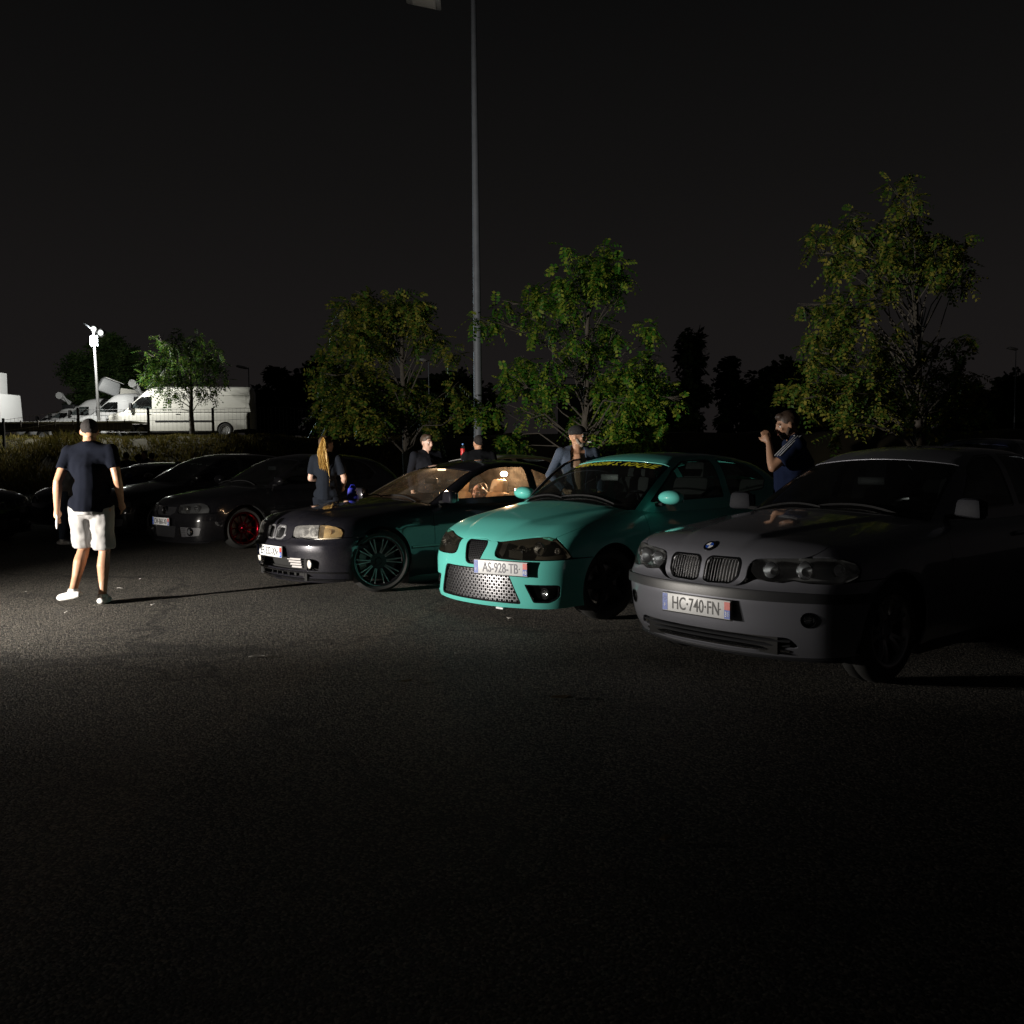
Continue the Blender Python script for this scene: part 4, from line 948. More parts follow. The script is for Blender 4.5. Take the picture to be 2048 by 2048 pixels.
    em = MB().add([V(.041, k*math.pi/12, h) for h in (.0, .006) for k in range(24)]+[V(0, 0, .006)], [(k, (k+1) % 24, 24+(k+1) % 24, 24+k) for k in range(24)]+[(24+k, 24+(k+1) % 24, 48) for k in range(24)]).build('hood_emblem', CHR, root)
    return root, B

# ------------------------------------------------------------------ hatchback type used for the black row cars
P_BLK = paint('black_paint', (.004, .004, .005), .0, .2, .025)
def hatch_tables(**kw):
    D = dict(L=4.21, bow=(.36, 2.2), crown=.055, kc=.20, kt=.10, kg=.12, ghmid=-2.6, ghbow=.20, h=.05,
        hood=[(.4, .66), (0, .755), (-.06, .772), (-.2, .815), (-.5, .880), (-.8, .930), (-1.1, .970), (-1.4, .995), (-2.5, .99), (-3.4, 1.0), (-4.5, 1.0)],
        wplan=[(.4, .78), (0, .81), (-.3, .845), (-.87, .878), (-1.5, .874), (-2.5, .875), (-3.45, .88), (-3.9, .84), (-4.5, .74)],
        inset=[(0, .12), (.1, .07), (.2, .035), (.3, .018), (.45, .006), (.6, 0), (.74, .010), (.85, .035), (.95, .075), (1.05, .14), (2, 1)],
        front=[(0, .11), (.1, .05), (.17, .02), (.21, .008), (.28, .003), (.40, .0), (.48, .0), (.54, .010), (.60, .028), (.66, .055), (.72, .09), (.80, .18), (1, .5), (2, 2)],
        gh=[(.3, .3), (-.75, .80), (-1.05, .945), (-1.30, 1.07), (-1.62, 1.235), (-1.90, 1.355), (-2.15, 1.42), (-2.5, 1.455), (-2.9, 1.455), (-3.3, 1.43), (-3.65, 1.36), (-3.9, 1.22), (-4.1, 1.02), (-4.4, .7)],
        ghw=[(0, .84), (.8, .80), (.95, .77), (1.1, .722), (1.25, .665), (1.42, .585), (1.6, .47), (3, .1)],
        flare=[(-.87, .34, .355, .018), (-3.45, .34, .355, .016)],
        axle=(-.87, -3.45), Ra=.355, drop=.02, zb=.19, belt=[(-.9, .68), (-1.2, .73), (-1.5, .76), (-2.5, .768), (-3.3, .755), (-4.3, .70)],
        doors=[-1.36, -2.42, -3.25], zbelt=.94, handle_z=.82,
        cowl=(-1.12, .70), cowlbow=.16, hood_side=[(-1.23, .705), (-.9, .745), (-.6, .745), (-.42, .725), (-.28, .675)],
        hood_front=[(43, .75), (36, .742), (29, .732), (22, .722), (14, .714), (7, .712), (0, .712)],
        bump_top=[(0, .706), (7, .706), (14, .708), (19.5, .712), (20, .68), (20, .625), (21.5, .592), (28, .585), (36, .585), (44, .588), (50, .592), (55, .594), (60, .595), (63, .596)],
        fend_front=[(44, .75), (37, .7465), (42, .748), (46.5, .736), (49.3, .710), (50.8, .66), (50.8, .604)], fend_low=[(55, .602), (63, .602)], arch0=.86,
        bump_bot=[(55, .190), (45, .170), (30, .162), (15, .160), (0, .160)],
        ws_base=(-1.12, .74), ws_top=(-1.98, .595), gh_ends=(-1.07, -3.96), zlow=.89,
        windows=[[(-1.50, .985), (-2.40, .995), (-2.40, 1.385), (-2.12, 1.375), (-1.95, 1.30)], [(-2.48, .995), (-3.30, 1.005), (-3.44, 1.12), (-3.30, 1.28), (-3.05, 1.365), (-2.48, 1.39)]],
        rw=(-3.72, .50, -3.96, .56), mirror=(-1.46, 1.03), mirror_round=True, mirror_size=(.12, .20, .125), seat_x=-2.3, zdash=.93,
        wheel=dict(r=.315, rim=.235, style='ten', m=ALU, wd=.215), steer=0., glass=GL_W, sglass=GL_S)
    D.update(kw)
    if 'bump_end' not in D: D['bump_end'] = arc_pts(D['axle'][0], D['wheel']['r']+D['drop'], D['Ra'], D['arch0']-.03, -.42, 14)
    return D
def build_hatch(label, loc, yaw, pm, detail=1, plate=None, front='gti', group=None, **kw):
    D = hatch_tables(**kw); D['handle_m'] = pm
    gr = fillet([(-.30, .700), (.30, .700), (.315, .60), (.20, .545), (-.20, .545), (-.315, .60)], .02)
    low = fillet([(-.34, .405), (.34, .405), (.30, .235), (-.30, .235)], .02)
    fog = fillet([(.40, .395), (.745, .385), (.720, .270), (.42, .245)], .02)
    D['hood_holes'] = lambda P: []
    D['bump_holes'] = lambda P: [P('F', gr, False), P('F', low, False), P('F', fog, False), P('F', [(-a, b) for a, b in fog], False)]
    root, B, P = build_car('parked_car', D, label, loc=loc, yaw=yaw, pm=pm, detail=detail, group=group); F = B.Fb
    gm_ = mat('black_mesh', (.02, .02, .022), .35, 0, coat=.4)
    ring_trim('grille_frame', F, 'F', gr, .012, BLKG, root, offset=.002, thick=.03); recess('grille_well', B, P, gr, UND, root, .06)
    if detail:
        hexmesh('grille_mesh', root, B, gr, .030, .005, gm_); hexmesh('lower_grille_mesh', root, B, low, .035, .006, gm_)
        q = view('F', F, [0.], [.628])[0]
        bd = MB().lathe([(.062, -.008), (.062, .006), (.054, .008), (.050, .003), (0, .003)], 28, 'x', (q[0]+.004, 0, q[2])).build('badge', CHR, root, smooth=True)
    recess('lower_grille_well', B, P, low, UND, root, .06)
    recess('fog_well', B, P, fog, mat('fog_panel', (.045, .045, .05), .5), root, .03, side=1)
    for s in (1, -1):
        q = view('F', F, [.57], [.325])[0]
        if detail:
            for i in range(5):
                z = .265+.026*i; ys = np.linspace(.43, .50, 4); p = view('F', F, ys, [z]*4)
                MB().tube([(a[0]-.012, a[1]*s, z) for a in p], .004, 5).build('fog_slat', BLK, root)
        fo = MB().lathe([(.062, -.02), (.060, .0), (.050, .005), (.044, -.004)], 22, 'x', (q[0]-.012, q[1]*s, q[2])).build('fog_lamp', BLKG, root, smooth=True)
        MB().lathe([(0, .006), (.03, .003), (.044, -.004)], 18, 'x', (q[0]-.012, q[1]*s, q[2])).build('fog_lens', GL_L, fo, smooth=True)
        MB().lathe([(.042, -.006), (.026, -.03), (0, -.036)], 18, 'x', (q[0]-.012, q[1]*s, q[2])).build('fog_reflector', CHR, fo, smooth=True)
    hl = [(20.6, .712), (29, .726), (36, .736), (42, .742), (46, .728), (48.5, .705), (50, .66), (49.8, .61), (48, .598), (43, .594), (36, .591), (28, .591), (22.5, .598), (21, .63), (20.8, .68)]
    for l, s in zip(headlight(root, B, hl, GL_L, .07), (1, -1)):
        for (ph, z, r, bk) in ((28, .655, .045, .05), (38, .660, .052, .055)):
            o, c = lamp_cup(l, F, ph, z, r, bk, side=s, m=DISC if r < .05 else CHR)
        p0 = P('C', [(p, .606) for p in np.linspace(24, 50, 14)]); p1 = P('C', [(p, .598) for p in np.linspace(50, 24, 14)])
        put('lamp_strip', panel_arrays(F, 'cyl', [p0, p1], [], h=.02, thick=0, offset=-.02), CHR, l, s)
    a = P('C', [(p, .188) for p in np.linspace(-50, 50, 40)]); b = P('C', [(p, .166) for p in np.linspace(50, -50, 40)])
    put('chin_lip', panel_arrays(F, 'cyl', [a, b], [], h=.02, thick=.03, offset=.016), BLKG, root)
    if plate: make_plate(root, B, 0.0, .468, plate, '31', proud=.028)
    return root, B
P_RED = mat('red_anodised', (.17, .004, .010), .25, 1., var=.15)
def build_gti():
    return build_hatch('black five-door hatchback with red multi-spoke wheels in front of the woman', (-5.2, 14.1, 0), R(-134), P_BLK, 1, 'CW-860-XR', wheel=dict(r=.315, rim=.238, style='ten', m=P_RED, wd=.215), steer=R(0), drop=.035,
        glass=glass('gti_windscreen', (.5, .55, .55), .012), sglass=GL_D)
# ------------------------------------------------------------------ ground, bank, fence
def asphalt():
    m, nt, o = nmat('asphalt'); p = N(nt, 'BsdfPrincipled'); tcn = N(nt, 'TexCoord')
    n1 = N(nt, 'TexNoise', Scale=.35, Detail=5., Roughness=.6); n2 = N(nt, 'TexNoise', Scale=55., Detail=6., Roughness=.75); v = N(nt, 'TexVoronoi', Scale=95.); v2 = N(nt, 'TexVoronoi', Scale=42.)
    for q in (n1, n2, v, v2): nt.links.new(tcn.outputs['Object'], q.inputs['Vector'])
    r1 = N(nt, 'ValToRGB'); r1.color_ramp.elements[0].position = .3; r1.color_ramp.elements[0].color = (.056, .054, .051, 1); r1.color_ramp.elements[1].position = .7; r1.color_ramp.elements[1].color = (.100, .095, .087, 1)
    nt.links.new(n1.outputs[0], r1.inputs[0])
    # pale stones in the binder, one tone per stone
    r2 = N(nt, 'ValToRGB'); r2.color_ramp.elements[0].position = .45; r2.color_ramp.elements[0].color = (.30, .30, .30, 1); r2.color_ramp.elements[1].position = .97; r2.color_ramp.elements[1].color = (3.4, 3.2, 2.8, 1)
    sp = N(nt, 'SeparateColor'); nt.links.new(v.outputs['Color'], sp.inputs[0]); nt.links.new(sp.outputs[0], r2.inputs[0])
    mx = N(nt, 'Mix', data_type='RGBA', blend_type='MULTIPLY'); mx.inputs[0].default_value = 1; nt.links.new(r1.outputs[0], mx.inputs[6]); nt.links.new(r2.outputs[0], mx.inputs[7])
    n3 = N(nt, 'TexNoise', Scale=.9, Detail=6., Roughness=.62, Distortion=.4); vc = N(nt, 'TexVoronoi', Scale=.22, feature='DISTANCE_TO_EDGE'); n4 = N(nt, 'TexNoise', Scale=2.5, Detail=5.)
    for q in (n3, n4): nt.links.new(tcn.outputs['Object'], q.inputs['Vector'])
    av = N(nt, 'VectorMath', operation='MULTIPLY_ADD'); nt.links.new(n4.outputs['Color'], av.inputs[0]); av.inputs[1].default_value = (.9, .9, 0); nt.links.new(tcn.outputs['Object'], av.inputs[2]); nt.links.new(av.outputs[0], vc.inputs['Vector'])
    st = N(nt, 'MapRange'); st.inputs[1].default_value = .60; st.inputs[2].default_value = .72; st.inputs[3].default_value = 1.; st.inputs[4].default_value = .45; nt.links.new(n3.outputs[0], st.inputs[0])
    ck = N(nt, 'MapRange'); ck.inputs[1].default_value = 0.; ck.inputs[2].default_value = .012; ck.inputs[3].default_value = .35; ck.inputs[4].default_value = 1.; nt.links.new(vc.outputs['Distance'], ck.inputs[0])
    mm = N(nt, 'Math', operation='MULTIPLY'); nt.links.new(st.outputs[0], mm.inputs[0]); nt.links.new(ck.outputs[0], mm.inputs[1])
    fm = N(nt, 'VectorMath', operation='SCALE'); nt.links.new(mx.outputs[2], fm.inputs[0]); nt.links.new(mm.outputs[0], fm.inputs['Scale'])
    nt.links.new(fm.outputs[0], p.inputs['Base Color']); p.inputs['Roughness'].default_value = .72
    ad = N(nt, 'Math', operation='MULTIPLY_ADD'); nt.links.new(v.outputs['Distance'], ad.inputs[0]); ad.inputs[1].default_value = -.8; nt.links.new(n2.outputs[0], ad.inputs[2])
    a2 = N(nt, 'Math', operation='MULTIPLY_ADD'); nt.links.new(v2.outputs['Distance'], a2.inputs[0]); a2.inputs[1].default_value = -.5; nt.links.new(ad.outputs[0], a2.inputs[2])
    b = N(nt, 'Bump', Strength=1., Distance=.015); nt.links.new(a2.outputs[0], b.inputs['Height']); nt.links.new(b.outputs[0], p.inputs['Normal'])
    nt.links.new(p.outputs[0], o.inputs[0]); return m
g = meshobj('ground', [(-400, -60, 0), (400, -60, 0), (400, 700, 0), (-400, 700, 0)], [(0, 1, 2, 3)], asphalt()); tag(g, 'dark worn asphalt of the car park', kind='structure')

def bank_z(x, y):
    x = np.asarray(x, float); y = np.asarray(y, float)
    return (2.28*sstep(37.4, 41.6, y+.7*np.sin(x*.31)+.3*np.sin(x*.9))+.10*np.sin(x*1.7+y)*np.sin(y*1.3)*sstep(37.5, 39, y)-.02)
xs = np.linspace(-70, 70, 141); ys = np.concatenate([np.linspace(33, 44, 34), np.linspace(46, 120, 12)])
V = [(x, y, float(bank_z(x, y))) for y in ys for x in xs]; nx = len(xs)
bank = meshobj('grass_bank', V, [(j*nx+i, j*nx+i+1, (j+1)*nx+i+1, (j+1)*nx+i) for j in range(len(ys)-1) for i in range(nx-1)], mat('bank_soil', (.055, .048, .026), .95, var=.6, scale=1.2, bump=.6, bscale=8), None, True); tag(bank, 'earth bank behind the car park', kind='structure')
def leafmat(name, c1, c2, rough=.5, trans=.35):
    if name in MATS: return MATS[name]
    m, nt, o = nmat(name); geo = N(nt, 'NewGeometry'); r = N(nt, 'ValToRGB'); r.color_ramp.elements[0].color = col4(c1); r.color_ramp.elements[1].color = col4(c2); r.color_ramp.elements[0].position = .35
    nt.links.new(geo.outputs['Random Per Island'], r.inputs[0])
    d = N(nt, 'BsdfPrincipled', Roughness=rough); d.inputs['Specular IOR Level'].default_value = .15; t = N(nt, 'BsdfTranslucent'); mx = N(nt, 'MixShader', Fac=trans)
    nt.links.new(r.outputs[0], d.inputs['Base Color']); nt.links.new(r.outputs[0], t.inputs['Color']); nt.links.new(d.outputs[0], mx.inputs[1]); nt.links.new(t.outputs[0], mx.inputs[2]); nt.links.new(mx.outputs[0], o.inputs[0]); MATS[name] = m; return m
V = []; F_ = []
for k in range(34000):
    y = 37.2+5.6*rng.random(); x = -26+22*rng.random()
    if math.sin(x*1.9)*math.sin(y*2.3+x) > .75: continue
    h = (.10+.22*rng.random()**2)*(1-.55*float(sstep(40.0, 41.2, y)))*(1.8 if (x < -17.5 and rng.random() < .35) else 1.); a = rng.random()*6.28; w = .018+.012*rng.random(); z = float(bank_z(x, y)); lx, ly = (rng.random()-.5)*h*1.1, (rng.random()-.5)*h*1.1; o = len(V)
    V += [(x-math.cos(a)*w, y-math.sin(a)*w, z), (x+math.cos(a)*w, y+math.sin(a)*w, z), (x+lx*.5, y+ly*.5, z+h*.7), (x+lx, y+ly, z+h)]; F_ += [(o, o+1, o+2), (o, o+2, o+3)]
tag(meshobj('dry_grass', V, F_, leafmat('dry_grass', (.14, .13, .03), (.30, .23, .07), .8, .2)), 'dry yellow grass covering the earth bank', 'grass', kind='stuff')

# fence along the top of the bank
fr = empty('wire_fence', (-16, 40.3, 0), 0, 'low wire mesh fence on dark posts along the bank', 'fence')
posts = [(8, 41.0), (158, 41.0), (298, 41.2), (427, 41.5), (545, 41.8), (650, 42.0), (748, 42.2)]
pw = []
for px, dy in posts:
    p = at(px, 880, dy); z = float(bank_z(p.x, dy)); pw.append((p.x, dy, z))
    MB().box((p.x+16, dy-40.3, z+.55), (.10, .10, 1.5), None, .9).build('fence_post', mat('tarred_post', (.03, .027, .024), .9), fr, bevel=.01)
for hz in (.25, .75, 1.22):
    MB().tube([(a[0]+16, a[1]-40.3, a[2]+hz) for a in pw], .006, 4).build('fence_rail', ALU, fr)
V = []; F_ = []
for i in range(len(pw)-1):
    a, b = pw[i], pw[i+1]; n_ = int((b[0]-a[0])/.16)
    for k in range(n_):
        t = k/n_; x, y, z = [a[j]+(b[j]-a[j])*t for j in range(3)]; o = len(V)
        V += [(x+16-.004, y-40.3, z+.1), (x+16+.004, y-40.3, z+.1), (x+16+.004, y-40.3, z+1.25), (x+16-.004, y-40.3, z+1.25)]; F_.append((o, o+1, o+2, o+3))
mw = meshobj('fence_mesh', V, F_, ALU, fr); mw['kind'] = 'stuff'

# ------------------------------------------------------------------ trees
BARK = mat('bark', (.085, .075, .062), .9, var=.5, scale=12, bump=.8, bscale=40)
def parse(s): return [tuple(float(q) for q in t.split(',')) for t in s.split()]
def leaf_cloud(cl, dens, leaflet, npair, rach, droop, depth_r, rnd):
    """compound leaves hung through the crown's clumps"""
    V = []; F_ = []
    for (cx, cyy, cz, r) in cl:
        n = max(8, int(dens*5.3*(r**2)))
        for k in range(n):
            d = Vector(rnd.normal(size=3)); d.normalize(); q = r*(rnd.random()**.45)
            p = Vector((cx, cyy, cz))+Vector((d.x*q, d.y*q*1.3, d.z*q*.85))
            dirv = (d*.8+Vector(rnd.normal(size=3))*.5+Vector((0, 0, -droop))).normalized()
            side = dirv.cross(Vector((0, 0, 1)));
            if side.length < .05: side = Vector((1, 0, 0))
            side.normalize(); up = side.cross(dirv).normalized()
            tilt = rnd.normal()*.5; side = (side*math.cos(tilt)+up*math.sin(tilt)).normalized()
            L = rach*(.6+.7*rnd.random())
            for j in range(npair):
                t = (j+.6)/npair; b = p+dirv*(L*t)+Vector((0, 0, -droop*.35*L*t*t))
                ll = leaflet*(.75+.5*rnd.random())*(1-.25*abs(t-.5)*2)
                for s in (-1, 1):
                    ld = (side*s+dirv*.45+Vector((0, 0, -.35*droop-.25*rnd.random()))).normalized(); w = ld.cross(up+side*.3*s).normalized()*ll*.34; o = len(V)
                    V += [b, b+ld*ll*.5+w, b+ld*ll, b+ld*ll*.5-w]; F_ += [(o, o+1, o+2), (o, o+2, o+3)]
    return V, F_
def make_tree(label, base, cl, trunk_top, r0, lm, dens=150, leaflet=.075, npair=5, rach=.30, droop=.7, group=None, name='tree', limbs=True, seed=1, twigs=True):
    rnd = np.random.default_rng(seed); root = empty(name, base, 0, label, 'tree', group); bx = Vector(base)
    cl = [(c[0]-bx.x, c[1]-bx.y, c[2]-bx.z, c[3]) for c in cl]
    V, F_ = leaf_cloud(cl, dens, leaflet, npair, rach, droop, 1., rnd)
    meshobj('crown', V, F_, lm, root)
    b = MB(); tp = Vector(trunk_top)-bx; n = 9
    path = [Vector((tp.x*(i/n)**1.4+.06*math.sin(i*1.7)*tp.z*.06, tp.y*i/n, tp.z*i/n)) for i in range(n+1)]
    b.tube(path, [r0*(1-.75*i/n)*(1.25 if i == 0 else 1) for i in range(n+1)], 10)
    if limbs:
        for ic, (cx, cyy, cz, r) in enumerate(cl):
            if ic % 5 in (1, 3): continue
            h0 = max(tp.z*.22, min(cz*.72-.1*math.hypot(cx, cyy), tp.z*.97)); t = h0/tp.z; k = min(n-1, int(t*n)); s0 = path[k].lerp(path[k+1], t*n-k); e = Vector((cx, cyy, cz)); m1 = s0.lerp(e, .35)+Vector((0, 0, .16*(e-s0).length))+Vector(rnd.normal(size=3))*.16; m2 = s0.lerp(e, .7)+Vector((0, 0, .10*(e-s0).length))+Vector(rnd.normal(size=3))*.14
            rr = r0*(.09+.20*max(0, 1-t)); b.tube([s0, m1, m2, e], [rr, rr*.6, rr*.35, rr*.15], 5)
            if twigs:
                for q in range(4):
                    e2 = e+Vector(rnd.normal(size=3))*r*.6; b.tube([m2.lerp(e, .5), e2], [.010, .004], 3)
    b.build('trunk', BARK, root, smooth=True); return root
def clumps(s, ox, oy, sc, depth, spread, seed, grow_=1.0):
    rnd = np.random.default_rng(seed); out = []
    for a, b_, r in parse(s):
        px, py = ox+a*sc, oy+b_*sc; dy = depth+float(np.clip(rnd.normal(), -1.6, 1.6))*spread; p = at(px, py, dy); out.append((p.x, p.y, p.z, r*sc*dy/CAM_F*grow_*.86))
    return out
L_A = leafmat('leaf_green', (.05, .16, .018), (.30, .34, .045)); L_B = leafmat('leaf_olive', (.055, .12, .018), (.32, .28, .05)); L_C = leafmat('leaf_dark', (.015, .030, .010), (.04, .06, .018))
T2 = '230,400,60 330,390,70 430,390,75 540,400,65 600,395,28 200,500,55 300,490,75 400,500,75 500,490,65 560,480,45 110,600,36 170,560,45 250,580,72 330,580,72 420,600,60 560,560,50 640,560,50 700,620,42 760,645,26 100,740,55 180,700,72 270,700,72 350,720,70 130,840,62 220,830,80 320,830,72 90,930,42 180,930,72 280,930,72 360,940,52 520,740,50 480,820,70 560,830,70 600,880,55 450,900,50 620,950,44 640,1005,32 730,790,34 760,850,42 740,920,34 270,345,20 490,340,18'
T3 = '1430,125,30 1250,125,18 1330,200,60 1420,210,62 1490,210,52 1530,255,34 1210,270,42 1280,290,60 1370,300,62 1460,310,52 1500,360,28 1090,310,34 1080,370,42 1150,350,42 1240,370,52 970,390,32 930,420,30 830,470,34 880,485,36 925,480,30 1060,440,32 1130,440,40 1220,440,42 1100,520,40 1190,520,36 1300,440,40 1440,500,50 1480,540,40 1640,500,44 1670,535,28 1300,570,50 1390,590,50 1450,590,40 1270,640,40 1360,660,50 1050,670,50 960,710,30 1030,730,60 1110,700,50 1180,680,40 1000,770,50 1080,790,50 1160,780,50 1240,790,40 860,900,50 920,880,40 830,930,26 1000,1040,56 960,1010,32 1040,1070,40 1440,720,50 1530,700,50 1600,680,50 1640,640,40 1690,670,20 1420,790,50 1500,790,70 1590,790,70 1680,780,50 1730,790,42 1790,850,28 1450,880,50 1530,880,70 1620,880,70 1700,870,50 1480,960,50 1560,960,70 1650,960,52 1720,965,32 1530,1030,50 1600,1040,42 1670,1030,32 1310,930,36 1290,970,24 1370,960,30 1400,1000,24 1150,880,40 1080,900,30'
T4 = '900,150,28 1000,95,16 1000,170,40 960,250,42 1040,230,40 1000,330,50 1060,370,50 930,390,42 870,380,32 690,320,36 680,380,42 450,450,46 540,440,50 620,450,50 700,440,50 800,450,40 880,480,50 980,480,60 1080,480,50 1160,470,42 1250,480,50 1330,490,40 430,530,28 560,580,50 640,560,60 700,600,50 530,655,30 620,660,40 820,570,50 900,580,60 1000,580,60 1100,580,70 1200,590,70 1300,580,60 1370,640,42 1280,680,50 1340,740,42 1250,760,30 1170,680,50 1080,680,50 980,680,60 880,690,50 800,680,40 900,770,50 780,760,40 700,760,42 640,800,42 560,840,50 490,860,42 370,880,34 600,900,50 700,880,50 780,870,50 500,960,50 590,980,50 680,970,60 450,1060,50 540,1060,60 630,1080,60 380,1120,30 460,1160,50 560,1170,60 660,1180,50 430,1240,42 520,1260,50 620,1260,60 760,1050,50 850,1060,50 930,1030,42 860,1130,60 960,1150,50 780,1180,50 740,1260,50 840,1250,60 940,1250,50 1040,1250,50 1150,1150,40 1200,1100,32 1300,1075,30 1380,1070,22 1270,1150,32 1340,1170,32 1180,1250,42 1280,1270,50 1360,1290,50 1430,1310,32 300,1360,40 240,1390,30 380,1350,40 420,1430,60 520,1380,60 620,1380,70 720,1370,60 820,1370,60 920,1370,60 1020,1370,60 1120,1370,60 1220,1370,60 1320,1390,60 1420,1400,50 1500,1430,32 380,1510,40 450,1540,30 560,1480,60 660,1490,60 760,1490,60 860,1480,60 960,1490,60 1060,1490,60 1160,1500,60 1260,1500,50 1360,1500,50 1450,1520,30 620,1570,32 700,1590,30 820,1580,32 980,1570,32 1150,1590,32 1180,1660,22 570,1660,24'
T1 = '1350,170,34 1290,200,42 1450,190,44 1540,220,42 1170,220,42 1220,260,52 1310,280,70 1410,270,70 1510,290,70 1600,310,52 1090,310,42 1150,350,52 1230,360,70 1330,370,70 1430,370,70 1530,380,70 1620,390,52 1080,400,42 1150,440,52 1240,450,70 1340,460,70 1440,460,70 1540,470,70 1630,470,52 1060,480,32 1120,520,52 1200,530,60 1290,540,60 1380,540,52 1500,560,60 1590,560,52 1670,520,40 1240,620,50 1310,620,40 1180,580,32 1280,660,22 1520,630,40 1580,640,30'
def base_at(px, d, z=0.): p = at(px, 900, d); return (p.x, p.y, z)
make_tree('thin young tree with yellowing leaves behind the smiling man', base_at(815, 21), clumps(T2, 600, 440, .4244, 21, .75, 2), at(800, 640, 21.2), .11, L_B, 150, .098, group='young trees in the row behind the parked cars', seed=2)
make_tree('leafy green tree hanging low behind the man in the cap', base_at(1166, 20), clumps(T3, 600, 440, .4244, 20, .75, 3), at(1180, 540, 20), .10, L_A, 150, .098, group='young trees in the row behind the parked cars', seed=3)
make_tree('tall cone-shaped tree on the right behind the silver car', base_at(1840, 19), clumps(T4, 1480, 320, .3312, 19, .9, 4, 1.05), at(1828, 420, 19.2), .12, L_B, 150, .098, group='young trees in the row behind the parked cars', seed=4)
b1 = base_at(385, 43); b1 = (b1[0], b1[1], float(bank_z(b1[0], b1[1])))
make_tree('small round tree on the bank in front of the long white van', b1, clumps(T1, 0, 620, .2692, 43, 1.0, 5, 1.1), at(380, 700, 43), .12, leafmat('leaf_lit', (.035, .10, .015), (.14, .20, .03)), 40, .12, 5, .42, seed=5)
def blob_tree(label, px, depth, top, bottom, wid, lm, seed, dens=30, z0=2.3, leaf=.30, shape='round', name='tree', group='trees far behind the car park'):
    rnd = np.random.default_rng(seed); cl = []; H = (bottom-top)
    for k in range(46):
        t = rnd.random(); w = {'round': math.sqrt(max(.05, 1-(2*t-.95)**2)), 'cone': 1-.92*t, 'column': .9*min(1, 3*(1-t))*min(1, .4+3*t), 'tiers': (1-.85*t)*(.55+.45*math.cos(t*16))}[shape]
        a = rnd.random()*6.28; rr = math.sqrt(rnd.random())*w; x = px+math.cos(a)*rr*wid/2; py = bottom-t*H; dy = depth+math.sin(a)*rr*wid/2*depth/CAM_F
        p = at(x, py, dy); cl.append((p.x, p.y, p.z, (.16 if shape != 'column' else .22)*wid*dy/CAM_F*(.7+.6*rnd.random())))
    bs = at(px, bottom, depth)
    return make_tree(label, (bs.x, bs.y, z0), cl, at(px, top+H*.3, depth), .16, lm, dens, leaf, 3, .5, .4, group, name, False, seed)
blob_tree('big rounded dark green tree beyond the light mast', 215, 62, 690, 850, 160, leafmat('leaf_back', (.05, .10, .03), (.11, .16, .05)), 11, 46, 2.3, .22)
for i, (lab, px, d, top, bot, w, shp) in enumerate((
        ('black rounded tree silhouette right of the long white van', 548, 80, 742, 880, 110, 'round'), ('low black tree silhouette behind the thin young tree', 640, 85, 735, 880, 130, 'round'),
        ('dark conifer with a ragged crooked top right of the green tree', 1382, 70, 655, 880, 90, 'tiers'), ('narrow black cypress silhouette', 1458, 72, 715, 880, 40, 'column'),
        ('broad black tree silhouette behind the bearded man', 1560, 75, 738, 900, 170, 'round'), ('black tree silhouette at the right edge', 2040, 78, 765, 900, 170, 'round'),
        ('black tree silhouette behind the lamp post', 900, 84, 770, 890, 190, 'round'), ('black shrub mass between green tree and conifer', 1270, 84, 775, 890, 190, 'round'), ('black tree mass right of the tall cone-shaped tree', 1930, 80, 790, 900, 130, 'round'), ('black hedge mass behind the tall cone-shaped tree', 1720, 82, 790, 900, 220, 'round'))):
    blob_tree(lab, px, d, top, bot, w, L_C, 20+i, 9, 2.3, .55, shp)
# flat-roofed sheds in the dark
for lab, px, wpx, d, top in (('long low dark shed roofline behind the young tree', 770, 260, 92, 768), ('dark low shed roofline behind the green tree', 1220, 200, 95, 778)):
    a = at(px, top, d); w = wpx*d/CAM_F; sh = empty('shed', (a.x, a.y, 2.3), 0, lab, 'building')
    MB().box((0, 0, (a.z-2.3)/2), (w, 8, a.z-2.3)).build('wall', mat('shed_wall', (.012, .012, .013), .9), sh); MB().box((0, 0, a.z-2.3+.1), (w+.6, 8.6, .2)).build('roof', mat('shed_roof', (.010, .010, .010), .9), sh)

# ------------------------------------------------------------------ lamp post (unlit) and far poles
STEEL = mat('galvanised', (.20, .22, .25), .6, .2, var=.25, scale=6)
def lamp_post(label, base, h, r0, r1, arm, name='street_lamp', head=True, m=STEEL, ext=0.):
    root = empty(name, base, 0, label, 'street lamp')
    b = MB(); n = 14; b.tube([(0, 0, (h+ext)*i/n) for i in range(n+1)], [r0+(r1-r0)*i/n for i in range(n+1)], 14); b.build('pole', m, root, smooth=True)
    MB().box((0, 0, .01), (.42, .42, .02)).build('base_plate', m, root, bevel=.004)
    if head:
        MB().tube([(0, 0, h+ext-.12), (arm*.35, -.10, h+ext*1.05), (arm*.7, -.2, h+ext*.5), (arm*.85, -.22, h+.02)], .035, 8).build('arm', m, root, smooth=True)
        rot = Matrix.Rotation(R(12), 3, 'Y') @ Matrix.Rotation(R(-8), 3, 'X')
        hd = MB().box((arm, -.25, h+.02), (.78, .42, .12), rot, .72).build('lamp_head', mat('lamp_grey', (.5, .5, .5), .5), root, bevel=.04)
        MB().box(Vector((arm, -.25, h+.02))+rot @ Vector((.02, 0, -.072)), (.5, .28, .025), rot).build('lamp_glass', mat('dull_lens', (.8, .78, .74), .35), hd, bevel=.008)
    return root
pb = base_at(957, 20.6); hz = at(850, 12, 20.6)
lamp_post('tall bare steel lamp post standing behind the parked cars', pb, hz.z, .105, .052, hz.x-pb[0], ext=.55)
